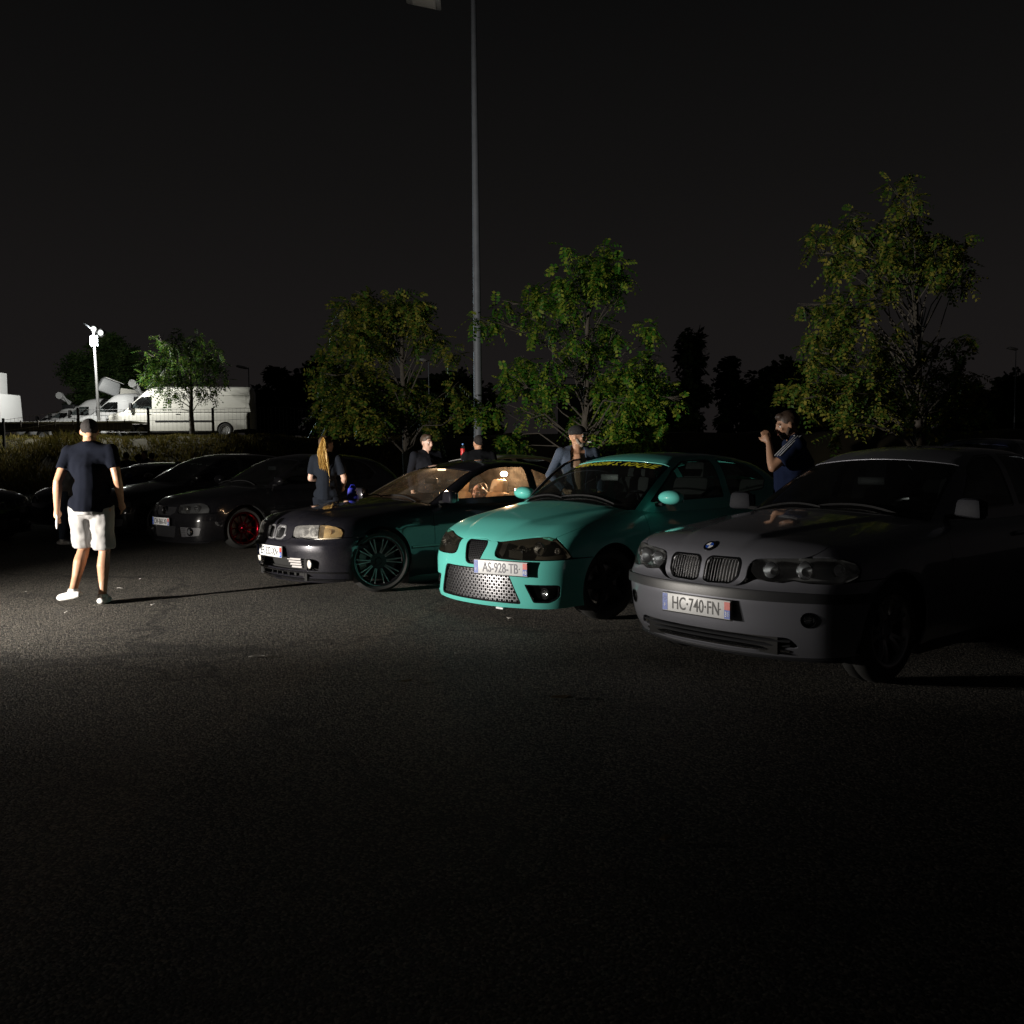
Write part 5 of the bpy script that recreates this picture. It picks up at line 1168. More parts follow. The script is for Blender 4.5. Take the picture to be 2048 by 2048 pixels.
for lab, px, top, d in (('thin distant lamp post at the right edge', 2032, 698, 70), ('thin distant pole behind the young tree', 857, 720, 60), ('thin distant pole right of the long van', 497, 735, 66)):
    t = at(px, top, d); lamp_post(lab, (t.x, t.y, 2.0), t.z-2.0, .05, .03, -.4, 'street_lamp', True)
# ------------------------------------------------------------------ works vans, truck, trailer and light mast up on the bank
P_VAN = paint('van_white', (.62, .61, .56), 0., .4, .10, .5)
P_VAN2 = paint('van_cool_white', (.66, .67, .68), 0., .4, .10, .5)
def van_tables(L=6.7, H=2.52, roof_front=0.):
    k = H/2.52; s = L/6.7
    D = dict(L=L, bow=(.30, 2.2), crown=.06, kc=.22, kt=.14, kg=.20, ghmid=-3.2, ghbow=.12, ghcrown=.06, h=.11, no_rw=1,
        hood=[(.4, .95), (0, 1.06), (-.1, 1.10), (-.4, 1.20), (-.8, 1.30), (-1.2, 1.36), (-2.5, 1.36), (-L, 1.36), (-L-.3, 1.3)],
        wplan=[(.4, .86), (0, .90), (-.4, .95), (-1.0, .99), (-2.5, 1.0), (-L+.4, 1.0), (-L-.2, .96)],
        inset=[(0, .14), (.2, .06), (.35, .03), (.6, .0), (1.0, .0), (1.2, .02), (1.4, .05), (2, .4)],
        front=[(0, .12), (.2, .03), (.35, .0), (.6, .0), (.75, .02), (.9, .05), (1.05, .12), (1.2, .3), (2, 2)],
        rear=[(0, .08), (.5, 0), (3, 0)],
        gh=[(.4, .5), (-.35, 1.05), (-.80, 1.28), (-1.15, 1.58*k**.5), (-1.55, 1.95*k), (-1.85, 2.22*k), (-2.15, 2.42*k), (-2.6, 2.50*k), (-3.5, H), (-L+.6, H*.995), (-L+.15, H*.985), (-L+.03, H*.9), (-L-.02, .8), (-L-.3, .2)],
        ghw=[(0, 1.0), (1.2, .985), (1.6, .955), (2.2*k, .89), (2.45*k, .83), (2.8*k, .6), (4, .2)], ghplan=[(-9, 0), (-2, 0), (-1.2, -.03), (-.4, -.12), (1, -.3)],
        axle=(-1.0, -L+1.35), Ra=.40, zb=.32, belt=[(-.4, .86), (-1.0, .95), (-2.5, .965), (-L, .965)], doors=[-1.32, -2.42, -3.75], zbelt=1.26, handle_z=1.12,
        cowl=(-.74, .80), cowlbow=.10, hood_side=[(-.84, .80), (-.6, .79), (-.4, .76), (-.28, .71)],
        hood_front=[(44, 1.08), (36, 1.06), (28, 1.045), (18, 1.04), (9, 1.04), (0, 1.04)],
        bump_top=[(0, 1.03), (9, 1.03), (18, 1.03), (24, 1.03), (25, .95), (26, .84), (30, .80), (38, .80), (46, .82), (53, .84), (58, .845), (62, .845)],
        fend_front=[(45, 1.08), (40, 1.07), (46, 1.06), (50, 1.02), (53, .95), (54, .87)], fend_low=[(57, .86), (62, .855)], arch0=1.12,
        bump_bot=[(54, .33), (45, .30), (30, .28), (15, .27), (0, .27)],
        ws_base=(-.82, .86), ws_top=(-1.80, .74), gh_ends=(-.72, -L+.0), zlow=1.22,
        windows=[[(-1.28, 1.40), (-2.36, 1.36), (-2.36, 1.98*k), (-1.86, 1.97*k), (-1.60, 1.78*k)]], rw=(-5, .1, -5.2, .1), mirror=(-1.42, 1.48), mirror_size=(.14, .22, .36),
        wheel=dict(r=.345, rim=.21, style='steel', m=mat('steel_wheel', (.42, .42, .41), .4, .5), wd=.22), glass=GL_S, sglass=GL_S, mirror_m=BLK, handle_m=BLK)
    D['bump_end'] = arc_pts(-1.0, .345, .40, 1.09, -.10, 14); D['zw'] = 0.
    return D
def build_van(label, px, depth, L, H, pm, yaw, detail=0):
    D = van_tables(L, H); gr = fillet([(-.50, .88), (.50, .88), (.46, .60), (-.46, .60)], .03)
    D['bump_holes'] = lambda P: [P('F', gr, False)]
    p = at(px, 872, depth); root, B, P = build_car('white_van', D, label, 'van', 'white works vans parked in a row on the bank', loc=(p.x, p.y, 2.36), yaw=yaw, pm=pm, detail=detail); F = B.Fb
    recess('grille_well', B, P, gr, BLK, root, .04)
    for i in range(3):
        z = .66+.08*i; q = view('F', F, np.linspace(-.46, .46, 9), [z]*9); MB().tube([(a[0]-.01, a[1], z) for a in q], .014, 5).build('grille_bar', BLKG, root)
    hl = [(26, 1.02), (34, 1.045), (44, 1.055), (49, 1.02), (52, .95), (52.5, .88), (48, .845), (38, .815), (30, .815), (27, .86)]
    for l, s in zip(headlight(root, B, hl, GL_L, .08), (1, -1)):
        lamp_cup(l, F, 33, .93, .07, .06, side=s); lamp_cup(l, F, 43, .95, .06, .05, side=s)
    for s in (1, -1):
        a = view('S', F, np.linspace(-2.5, -L+2.0, 10), [.78]*10)
        MB().tube([(q[0], (q[1]+.01)*s, q[2]) for q in a], .045, 6, sq=(.3, 1)).build('side_moulding', TRIM, root, smooth=True)
    # pressed panel and shut lines of the load space
    A = None
    for (x0, x1, z0, z1) in ((-2.62, -3.68, 1.42, 2.05*H/2.52), (-L+2.35, -L+.35, 1.42, 2.05*H/2.52)):
        po = fillet([(x0, z0), (x1, z0), (x1, z1), (x0, z1)], .10)
        for q in (0,):
            o3 = crv(B.Fg, 'S', po, False, True, .08); i3 = crv(B.Fg, 'S', grow(po, -.02), False, True, .08)
            A = panel_arrays(B.Fg, 'S', o3, [i3], h=.2, thick=.02, offset=.008)
            for s in (1, -1): put('pressed_frame', A, pm, root, s)
    return root, B
YV = R(-172)
build_van('long high white panel van parked side on behind the small round tree', 214, 46.5, 7.1, 2.50, P_VAN, YV, 1)
build_van('white van with a bright roof, second behind the long van', 152, 49.6, 5.6, 2.42, P_VAN2, YV)
build_van('lower white van third in the row left of the light mast', 100, 52.8, 5.4, 2.36, P_VAN2, YV)
build_van('white van with a dark windscreen, fourth in the row', 62, 56.0, 5.0, 2.15, P_VAN2, YV)
build_van('farthest small white van beside the box truck', 36, 59.5, 4.6, 2.0, P_VAN2, YV)
def lift(label, px0, py0, px1, py1, d, arm):
    a = at(px0, py0, d); b_ = at(px1, py1, d+.6); root = empty('aerial_lift', a, 0, label, 'lift', 'folded aerial lifts on van roofs'); v = b_-a
    if arm == 'bucket':
        n = v.normalized(); rot = Vector((1, 0, 0)).rotation_difference(n).to_matrix()
        MB().box(v*.5, (v.length, .7, .75), rot, .8).build('bucket', mat('bucket_grey', (.26, .27, .28), .5), root, bevel=.12)
        MB().box(v*.5+rot @ Vector((.1, 0, .40)), (v.length*.8, .74, .04), rot).build('bucket_rim', mat('bucket_pale', (.5, .5, .5), .5), root, bevel=.01)
        MB().box(v+Vector((1.0, .1, -.15)), (2.6, .3, .34), Matrix.Rotation(R(8), 3, 'Y')).build('boom', P_VAN, root, bevel=.03)
    else:
        MB().tube([(0, 0, 0), v*.5, v], .11, 6).tube([(0.25, 0, 0), v+Vector((.1, 0, -.3))], .06, 6).build('boom', P_VAN2, root, smooth=True)
        MB().lathe([(0, -.1), (.2, -.1), (.2, .1), (0, .1)], 12, 'y', (0.05, 0, .02)).build('pivot', P_VAN2, root, smooth=True)
        MB().box(v+Vector((0, 0, -.25)), (.7, .5, .3)).build('mount', TRIM, root, bevel=.03)
lift('grey access bucket folded above the van roofs', 196, 766, 240, 782, 49.6, 'bucket')
lift('white folded lift arm on the roof of the long van', 264, 768, 284, 790, 48.4, 'arm')
lift('white folded lift arm on the fourth van roof', 118, 792, 140, 806, 55.2, 'arm')
# box truck at the left edge
tp = at(-76, 845, 47); tr = empty('box_truck', (tp.x, tp.y, 2.36), R(-4), 'tall bright white box truck cut off by the left edge', 'truck')
bw = mat('truck_white', (.74, .75, .76), .45, var=.05); top = at(0, 743, 47).z-2.36
MB().box((0, 0, (top+.75)/2), (3.4, 2.3, top-.75)).build('cargo_box', bw, tr, bevel=.04)
for x in (-1.7, 1.7): MB().box((x*1.005, -1.16, (top+.75)/2), (.10, .04, top-.75)).build('corner_post', ALU, tr, bevel=.01)
MB().box((2.15, .1, 1.45), (.75, 1.9, 1.5), None, .9).build('tail_unit', bw, tr, bevel=.06)
MB().box((2.2, -.9, .72), (.12, .05, .25)).build('tail_lamp', RED, tr, bevel=.01)
MB().box((0, 0, .60), (4.2, .9, .22)).build('chassis', BLK, tr)
for x in (-1.0, 1.1):
    for s in (1, -1): make_wheel(tr, (x, s*1.0, .42), .42, .25, .26, 'steel', ALU, s, lod=.5, disc=False)
# flatbed trailer
a = at(-20, 848, 43.2); b_ = at(285, 850, 43.6); zt = at(140, 846, 43.4).z
fl = empty('flatbed_trailer', ((a.x+b_.x)/2, 43.4, 2.3), 0, 'long low flatbed trailer with pale deck in front of the vans', 'trailer'); Lt = b_.x-a.x
MB().box((0, 0, zt-2.3), (Lt, 2.1, .07)).build('deck', mat('deck_pale', (.42, .41, .38), .6, var=.25, scale=3), fl, bevel=.01)
for s in (1, -1): MB().box((0, s*1.0, zt-2.3-.20), (Lt, .08, .30)).build('side_beam', mat('beam_brown', (.05, .042, .035), .8), fl, bevel=.01)
for k in range(9): MB().box((-Lt/2+.3+k*(Lt-.6)/8, -1.06, zt-2.3-.12), (.05, .06, .42)).build('stake', mat('beam_brown', (.05, .042, .035), .8), fl, bevel=.006)
for px in (128, 153, 262):
    q = at(px, 860, 43.0); 
    for s in (1, -1): make_wheel(fl, (q.x-(a.x+b_.x)/2, s*.85, .33), .33, .20, .2, 'steel', ALU, -s, lod=.5, disc=False)
MB().box((-Lt*.37, -.9, .12), (3.2, .1, .08)).build('ramp', mat('deck_pale', (.42, .41, .38), .6), fl, bevel=.01)
# light mast with lit flood lamps
mp = at(197, 800, 43.9); zm = at(196, 664, 43.9).z
ms = empty('light_mast', (mp.x, 43.9, 2.3), 0, 'lit floodlight mast rising in front of the white vans', 'floodlight')
MB().tube([(0, 0, 0), (-.06, 0, (zm-2.3)*.6), (-.12, 0, zm-2.3)], [.075, .06, .05], 10).build('pole', mat('mast_grey', (.10, .10, .10), .6), ms, smooth=True)
MB().tube([(-.55, 0, zm-2.3+.42), (-.05, 0, zm-2.3+.02)], .03, 6).build('cross_arm', STEEL, ms)
FLOOD = emit('flood_glow', (.95, 1., .92), 14.)
for k, (dx, dz, rr) in enumerate(((-.05, .13, .17), (.26, -.04, .17))):
    l = MB().lathe([(rr, -.02), (rr*1.08, .05), (rr*.8, .22), (.06, .28)], 16, 'y', (dx-.05, 0, zm-2.3+dz)).build('flood_lamp', BLK, ms, smooth=True)
    MB().lathe([(0, -.05), (rr*.5, -.045), (rr*.74, -.03)], 16, 'y', (dx-.05, 0, zm-2.3+dz)).build('lamp_face', emit('flood_dim', (.95, 1., .92), 1.8), l, smooth=True)
l = MB().box((-.10, -.12, zm-2.3-.42), (.26, .22, .42)).build('flood_lamp', FLOOD, ms, bevel=.06)
MB().box((-.10, .02, zm-2.3-.40), (.34, .08, .5)).build('lamp_body', STEEL, l, bevel=.02)
def spot(name, loc, target, power, col, ang, blend, parent, size=.05):
    d = bpy.data.lights.new(name, 'SPOT'); d.energy = power; d.color = col; d.spot_size = R(ang); d.spot_blend = blend; d.shadow_soft_size = size
    o = bpy.data.objects.new(name, d); link(o); o.location = loc; o.rotation_euler = (Vector(target)-Vector(loc)).to_track_quat('-Z', 'Y').to_euler()
    if parent is not None: o.parent = parent; o.matrix_parent_inverse = Matrix.Translation(parent.location).inverted()
    return o
spot('flood_light', (mp.x-.1, 42.9, zm-.4), (mp.x+1.0, 47.3, 2.4), 2200, (1., .99, .92), 172, .3, ms, .12)
spot('flood_light', (mp.x+.2, 43.2, zm-.1), (-.2, 20.6, 4.6), 4200, (.68, .90, 1.), 24, .6, ms, .15)
# ------------------------------------------------------------------ people
from mathutils import noise as mnoise
def fuse(prim, voxel, it, name, m, parent, wrinkle=0., wscale=9., seed=0.):
    """grow one continuous skin over overlapping shapes"""
    me = bpy.data.meshes.new('tmp'); me.from_pydata(prim.v, [], prim.f); o = bpy.data.objects.new('tmp', me); COL.objects.link(o)
    r = o.modifiers.new('r', 'REMESH'); r.mode = 'VOXEL'; r.voxel_size = voxel
    s = o.modifiers.new('s', 'SMOOTH'); s.factor = .5; s.iterations = it
    dg = bpy.context.evaluated_depsgraph_get(); out = bpy.data.meshes.new_from_object(o.evaluated_get(dg)); COL.objects.unlink(o); bpy.data.objects.remove(o)
    if wrinkle:
        n = len(out.vertices); co = np.empty(n*3); out.vertices.foreach_get('co', co); co = co.reshape(-1, 3); no = np.empty(n*3); out.vertices.foreach_get('normal', no); no = no.reshape(-1, 3)
        for i in range(n):
            p = Vector(co[i])*wscale+Vector((seed, 0, 0)); w = mnoise.noise(Vector((p.x+p.z*.6, p.y, p.z*.55-p.x*.3)))*.7+mnoise.noise(p*2.3)*.3
            co[i] += no[i]*(w*wrinkle)
        out.vertices.foreach_set('co', co.ravel())
    out.materials.clear(); out.materials.append(m); out.polygons.foreach_set('use_smooth', [True]*len(out.polygons))
    return link(bpy.data.objects.new(name, out), parent)
SKIN = mat('skin', (.44, .24, .145), .5, var=.12, scale=25, bump=.05, bscale=120); SKIN2 = mat('pale_skin', (.52, .33, .25), .5, var=.1, scale=25)
NAVY = mat('navy_cotton', (.003, .0042, .009), .95, bump=.2, bscale=300, spec=.12); DARKC = mat('dark_cotton', (.005, .0055, .007), .95, bump=.2, bscale=300, spec=.12); CREAM = mat('cream_cotton', (.33, .325, .32), .85, var=.12, scale=14, bump=.25, bscale=260)
DENIM = mat('denim', (.055, .075, .115), .85, var=.45, scale=60, bump=.3, bscale=300); GREYT = mat('grey_cotton', (.16, .165, .17), .85, bump=.2); SHOE = mat('white_shoe', (.70, .70, .68), .55, var=.08, bump=.1)
HAIR = mat('dark_hair', (.010, .007, .006), .85, var=.4, scale=90, bump=.5, bscale=400); BLOND = mat('golden_hair', (.46, .26, .055), .38, var=.35, scale=60)
def V3(*a): return Vector(a)
def person(label, loc, yaw, H=1.76, pose=None, skin=SKIN, shirt=NAVY, legs=DARKC, shorts=None, hair=HAIR, vox=.014, sleeve=.6, head_yaw=0., head_tilt=0., head_roll=0., detail=1, cat='person', female=False, shoes=SHOE, hairstyle='short', jacket=None, lower=True, fat=1., beard=None, hat=None, barechest=False, seed=0.):
    """local frame: faces +y, right hand at +x.  pose overrides joints in a 1.76 m frame"""
    root = empty('person', loc, yaw, label, cat); k = H/1.76; root.scale = (k, k, k)
    J = dict(pelvis=V3(0, 0, .96), waist=V3(0, .0, 1.10), chest=V3(0, 0, 1.30), neck=V3(0, .0, 1.50), head=V3(0, .03, 1.632),
             shR=V3(.19, 0, 1.445), shL=V3(-.19, 0, 1.445), elR=V3(.25, -.04, 1.17), elL=V3(-.25, -.04, 1.17), wrR=V3(.25, .05, .93), wrL=V3(-.25, .05, .93),
             hiR=V3(.095, 0, .92), hiL=V3(-.095, 0, .92), knR=V3(.10, .02, .50), knL=V3(-.10, .02, .50), anR=V3(.10, -.02, .085), anL=V3(-.10, -.02, .085), toR=0., toL=0., liftR=0., liftL=0.)
    if female: J.update(shR=V3(.165, 0, 1.43), shL=V3(-.165, 0, 1.43))
    J.update(pose or {})
    hd = J['head']; hq = (Matrix.Rotation(head_yaw, 3, 'Z') @ Matrix.Rotation(head_tilt, 3, 'X') @ Matrix.Rotation(head_roll, 3, 'Y'))
    def hp(x, y, z): return hd+hq @ V3(x, y, z)
    b = MB()
    # trunk
    sw = .9 if female else 1.
    b.ball(J['pelvis'], (.155*fat, .105*fat, .12), 14, 10); b.ball(J['waist'], (.138*fat*sw, .098*fat, .14), 14, 10); b.ball(J['chest'], (.165*fat*sw, .115*fat, .17), 14, 10)
    b.tube([J['pelvis'], J['waist'], J['chest'], J['chest'].lerp(J['neck'], .7)], [.13*fat, .125*fat*sw, .14*fat*sw, .09], 12, sq=(1.05, .78))
    b.tube([J['shL'], J['chest'].lerp(J['neck'], .62), J['shR']], [.058, .075, .058], 10); b.tube([J['shL'], J['neck']+V3(0, -.01, -.01), J['shR']], [.045, .058, .045], 10)
    b.tube([J['chest'].lerp(J['neck'], .6), J['neck'], hp(0, -.015, -.06)], [.078, .064, .056], 10)
    # head: skull, face, jaw, nose, brow, ears, lips
    b.ball(hp(0, -.012, .022), (.076, .094, .092), 16, 12, hq); b.ball(hp(0, .022, -.035), (.060, .068, .078), 14, 10, hq); b.ball(hp(0, .052, -.085), (.034, .030, .026), 10, 8, hq)
    if detail:
        b.tube([hp(0, .088, .012), hp(0, .108, -.030)], [.009, .016], 8); b.ball(hp(0, .100, -.034), (.019, .015, .011), 8, 6, hq)
        b.tube([hp(-.045, .072, .022), hp(0, .088, .024), hp(.045, .072, .022)], .011, 8)
        b.tube([hp(-.022, .080, -.062), hp(0, .090, -.060), hp(.022, .080, -.062)], .008, 6)
        for s in (-1, 1): b.ball(hp(.076*s, -.010, -.005), (.010, .020, .032), 8, 6, hq); b.ball(hp(.040*s, .066, -.022), (.022, .016, .018), 8, 6, hq)
    # limbs
    for s, S in ((1, 'R'), (-1, 'L')):
        sh, el, wr = J['sh'+S], J['el'+S], J['wr'+S]
        b.tube([sh, sh.lerp(el, .45), el], [.056*fat**.5, .049, .040], 10); b.ball(el, .040, 10, 8); b.tube([el, el.lerp(wr, .3), wr], [.040, .043, .027], 10)
        d = (wr-el).normalized(); hdv = (d+V3(0, .18, 0)).normalized(); pc = wr+hdv*.045; ax = V3(s, 0, 0)-hdv*hdv.dot(V3(s, 0, 0)); ax.normalize(); nn = hdv.cross(ax).normalized()
        fwd = nn if nn.y > 0 else -nn
        # palm, four unequal bent fingers, thumb from the palm's side
        b.tube([wr, pc, wr+hdv*.085], [.026, .034, .036], 8, sq=(1., 1.)); 
        for q, (off, ln) in enumerate(((-.030, .068), (-.010, .078), (.010, .074), (.029, .058))):
            a0 = wr+hdv*.085+fwd*off; inw = -ax; c1 = a0+hdv*ln*.5+inw*.008; c2 = a0+hdv*ln*.85+inw*ln*.38
            b.tube([a0-hdv*.02, a0, c1, c2], [.011, .011, .0095, .0075], 6)
        t0 = wr+hdv*.03+fwd*.03; b.tube([t0, t0+fwd*.025+hdv*.035-ax*.012, t0+fwd*.028+hdv*.066-ax*.022], [.015, .012, .009], 6)
        if lower:
            hi, kn, an = J['hi'+S], J['kn'+S], J['an'+S]; ca = kn.lerp(an, .32)+V3(0, -.022, 0)
            b.tube([hi, hi.lerp(kn, .4), kn], [.098*fat, .082, .055], 12); b.ball(kn, .054, 10, 8); b.tube([kn, ca, kn.lerp(an, .7), an], [.052, .059, .042, .036], 12)
            to = J['to'+S]; fd = V3(math.sin(to), math.cos(to), -J['lift'+S]*.5).normalized()
            b.tube([an+V3(0, 0, .02), an+V3(0, 0, -.04), an+fd*.10+V3(0, 0, -.055), an+fd*.165+V3(0, 0, -.062)], [.036, .040, .036, .024], 8)
    fuse(b, vox, 3 if vox > .012 else 2, 'body', skin, root)
    # clothes
    if shirt is not None:
        c = MB(); g = .020
        c.ball(J['pelvis']+V3(0, 0, .0), (.172*fat+g, .124*fat+g*1.2, .115), 16, 10); c.ball(J['waist'], (.145*fat*sw+g, .105*fat+g, .15), 16, 10); c.ball(J['chest'], (.172*fat*sw+g, .122*fat+g, .175), 16, 10)
        c.tube([J['pelvis']+V3(0, 0, -.08), J['waist'], J['chest'], J['chest'].lerp(J['neck'], .72)], [.158*fat+g, .142*fat*sw+g, .148*fat*sw+g, .085], 14, sq=(1.06, .80))
        c.tube([J['shL'], J['chest'].lerp(J['neck'], .60), J['shR']], [.070, .088, .070], 12); c.tube([J['shL']+V3(.02, 0, -.05), J['chest']+V3(0, 0, .06), J['shR']+V3(-.02, 0, -.05)], [.075, .12, .075], 12); c.tube([J['shL'], J['neck']+V3(0, -.01, -.005), J['shR']], [.058, .070, .058], 10); c.ball(J['shR'], .074, 12, 8); c.ball(J['shL'], .074, 12, 8)
        for S in 'RL':
            sh, el, wr = J['sh'+S], J['el'+S], J['wr'+S]
            if sleeve <= 1: c.tube([sh, sh.lerp(el, sleeve*.5), sh.lerp(el, sleeve)], [.070, .068, .066], 12)
            else: c.tube([sh, el, el.lerp(wr, sleeve-1)], [.070, .056, .046], 12); c.ball(el, .058, 10, 8)
        so = fuse(c, max(.011, vox*.9), 6, 'jacket' if barechest else 'shirt', shirt, root, .009, 8., seed)
        if barechest:       # worn open: the front is cut away
            bm = bmesh.new(); bm.from_mesh(so.data)
            bmesh.ops.delete(bm, geom=[f for f in bm.faces if f.calc_center_median().y > .03 and abs(f.calc_center_median().x-.01) < .062+.03*math.sin(f.calc_center_median().z*6)], context='FACES'); bm.to_mesh(so.data); bm.free()
            sm = so.modifiers.new('cloth', 'SOLIDIFY'); sm.thickness = .006
    if lower and shorts is not None:
        c = MB(); c.ball(J['pelvis']+V3(0, 0, -.05), (.170*fat, .120*fat, .11), 16, 10); c.tube([J['pelvis']+V3(0, 0, .0), J['pelvis']+V3(0, 0, -.1)], .163*fat, 14, sq=(1., .74))
        for S in 'RL':
            hi, kn = J['hi'+S], J['kn'+S]; e_ = hi.lerp(kn, .93); c.tube([hi+V3(0, 0, .02), hi.lerp(kn, .5), e_], [.112, .106, .100], 14)
        fuse(c, max(.012, vox), 2, 'shorts', shorts, root, .018, 9., seed+3)
    elif lower and legs is not None:
        c = MB(); c.ball(J['pelvis']+V3(0, 0, -.02), (.165*fat, .118*fat, .13), 16, 10)
        for S in 'RL':
            hi, kn, an = J['hi'+S], J['kn'+S], J['an'+S]; c.tube([hi, hi.lerp(kn, .5), kn, kn.lerp(an, .5), an+V3(0, 0, .01)], [.108*fat, .094, .072, .066, .052], 12)
        fuse(c, max(.013, vox), 3, 'trousers', legs, root, .008, 8., seed+5)
    if lower:
        for S in 'RL':
            an = J['an'+S]; to = J['to'+S]; fd = V3(math.sin(to), math.cos(to), -J['lift'+S]*.5).normalized(); upv = V3(0, 0, 1)
            c = MB(); c.tube([an-fd*.085+upv*-.045, an-fd*.03-upv*.045, an+fd*.06-upv*.05, an+fd*.15-upv*.056, an+fd*.185-upv*.060], [.030, .044, .046, .042, .022], 12, sq=(1., .85)); c.tube([an+upv*.015, an-upv*.03], [.046, .050], 12)
            sh_ = fuse(c, .010, 2, 'shoe', shoes, root)
    # hair
    if hat is None or hairstyle == 'long':
        c = MB()
        if hairstyle == 'buzz': c.ball(hp(0, -.022, .034), (.080, .096, .090), 16, 12, hq)
        elif hairstyle == 'curly':
            for i in range(60):
                d = Vector(rng.normal(size=3)); d.normalize()
                if d.y > .55 and d.z < .5: continue
                c.ball(hp(d.x*.085, -.02+d.y*.095, .035+d.z*.092), .028, 6, 5)
        else:
            c.ball(hp(0, -.024, .036), (.083, .098, .092), 16, 12, hq); c.ball(hp(0, .045, .088), (.055, .045, .030), 12, 8, hq)
        if hairstyle in ('long', 'pony'): c.ball(hp(0, -.05, -.01), (.075, .062, .085), 12, 10, hq)
        fuse(c, .011, 2, 'hair', hair, root, .004, 40., 2.)
    if hat is not None:
        c = MB(); c.ball(hp(0, -.008, .060), (.088, .106, .075), 18, 12, hq); c.tube([hp(0, -.008, .030), hp(0, -.008, .075)], .094, 18, sq=(.94, 1.1)); fuse(c, .010, 2, 'cap', hat, root)
        br = [hp(-.07, .085, .035), hp(-.045, .14, .028), hp(0, .165, .026), hp(.045, .14, .028), hp(.07, .085, .035)]
        MB().add([tuple(p) for p in br]+[tuple(p+V3(0, 0, .008)) for p in br], [(4, 3, 2, 1, 0), (5, 6, 7, 8, 9)]+[(i, i+1, 6+i, 5+i) for i in range(4)]).build('cap_brim', hat, root)
    if beard is not None:
        c = MB(); c.ball(hp(0, .045, -.082), (.048, .040, .040), 12, 8, hq); c.tube([hp(-.062, .0, -.02), hp(-.05, .03, -.075), hp(0, .062, -.092), hp(.05, .03, -.075), hp(.062, .0, -.02)], .020, 8); fuse(c, .009, 2, 'beard', beard, root, .004, 50.)
    if detail > 1:
        ew = mat('eye_white', (.7, .68, .66), .2); ed_ = mat('eye_dark', (.02, .015, .012), .2)
        for s in (-1, 1):
            e_ = MB().ball(hp(.031*s, .068, .004), .0125, 10, 8).build('eye', ew, root, smooth=True); MB().ball(hp(.031*s, .0775, .004), .006, 8, 6).build('pupil', ed_, e_, smooth=True)
            MB().tube([hp(.015*s, .084, .024), hp(.032*s, .085, .030), hp(.05*s, .072, .025)], .0045, 5).build('eyebrow', hair, root)
        MB().tube([hp(-.024, .082, -.060), hp(-.01, .0935, -.064), hp(0, .0955, -.0645), hp(.01, .0935, -.064), hp(.024, .082, -.060)], .0052, 6).build('lips', mat('lips', (.36, .14, .11), .45), root, smooth=True)
    return root, J, hp
# ------------------------------------------------------------------ the row of cars
silver = build_silver()
teal, B_teal = build_teal()
coupe, B_coupe = build_coupe()
gti, B_gti = build_gti()
P_DB = paint('dark_blue_paint', (.006, .012, .05), .3, .3, .1); P_BK2 = paint('black_paint_plain', (.004, .004, .004), 0., .2, .03); P_GREY = paint('graphite_paint', (.03, .035, .045), .4, .3, .15)
rowg = 'cars parked nose out along the row'
bw_ = mat('black_alloy', (.02, .02, .022), .3, .6)
build_hatch('black hatchback with dark wheels between the walking man and the red-wheeled car', (-7.10, 16.0, 0), R(-134), P_BK2, 1, None, group=rowg, wheel=dict(r=.315, rim=.235, style='ten', m=bw_, wd=.215), glass=glass('row_glass', (.45, .5, .5), .05), sglass=GL_D)
low = [(.3, .3), (-.75, .80), (-1.05, .935), (-1.30, 1.03), (-1.62, 1.15), (-1.90, 1.235), (-2.15, 1.28), (-2.5, 1.30), (-2.9, 1.295), (-3.3, 1.26), (-3.65, 1.18), (-3.9, 1.08), (-4.1, .98), (-4.4, .7)]
wlow = [[(-1.56, .985), (-2.40, .995), (-2.40, 1.235), (-2.18, 1.23), (-1.98, 1.17)], [(-2.48, .995), (-3.20, 1.005), (-3.30, 1.07), (-3.16, 1.15), (-2.95, 1.21), (-2.48, 1.235)]]
build_hatch('low dark blue car at the far left behind the bending person', (-9.0, 17.9, 0), R(-134), P_DB, 1, None, group=rowg, gh=low, windows=wlow, ws_top=(-1.92, .595), wheel=dict(r=.315, rim=.235, style='five', m=bw_, wd=.215), sglass=GL_D)
build_hatch('dark car nose with a pale headlight at the left edge', (-9.9, 18.6, 0), R(-100), P_BK2, 1, None, group=rowg, wheel=dict(r=.315, rim=.235, style='five', m=bw_, wd=.215), sglass=GL_D) if False else None
build_hatch('dark car cut by the left edge, only its headlight and nose showing', (-8.35, 15.6, 0), R(-20), P_BK2, 1, None, group=rowg, wheel=dict(r=.315, rim=.235, style='five', m=bw_, wd=.215), sglass=GL_D, gh=low, windows=wlow, ws_top=(-1.92, .595))
low2 = [(a, z if z < .95 else .95+(z-.95)*.89) for a, z in hatch_tables()['gh']]
wl2 = [[(a, z if z < .95 else .95+(z-.95)*.89) for a, z in q] for q in hatch_tables()['windows']]
wr_root, B_wr = build_hatch('dark hatchback with a white roof behind the black coupe', (-2.15, 13.75, 0), R(-137), P_BK2, 1, None, group=rowg, gh=low2, windows=wl2, roof_m=paint('white_roof', (.62, .62, .60), 0, .4, .1), wheel=dict(r=.315, rim=.235, style='five', m=bw_, wd=.215), sglass=GL_D)
up2 = [(a, z if z < .95 else .95+(z-.95)*1.30) for a, z in hatch_tables()['gh']]
wu2 = [[(a, z if z < .95 else .95+(z-.95)*1.30) for a, z in q] for q in hatch_tables()['windows']]
build_hatch('dark blue car under the tall tree, only its roof showing over the silver car', (6.4, 14.9, 0), R(-137), P_DB, 0, None, gh=up2, windows=wu2, ghw=[(0, .84), (.8, .80), (.95, .77), (1.25, .72), (1.5, .62), (1.7, .5), (3, .1)])

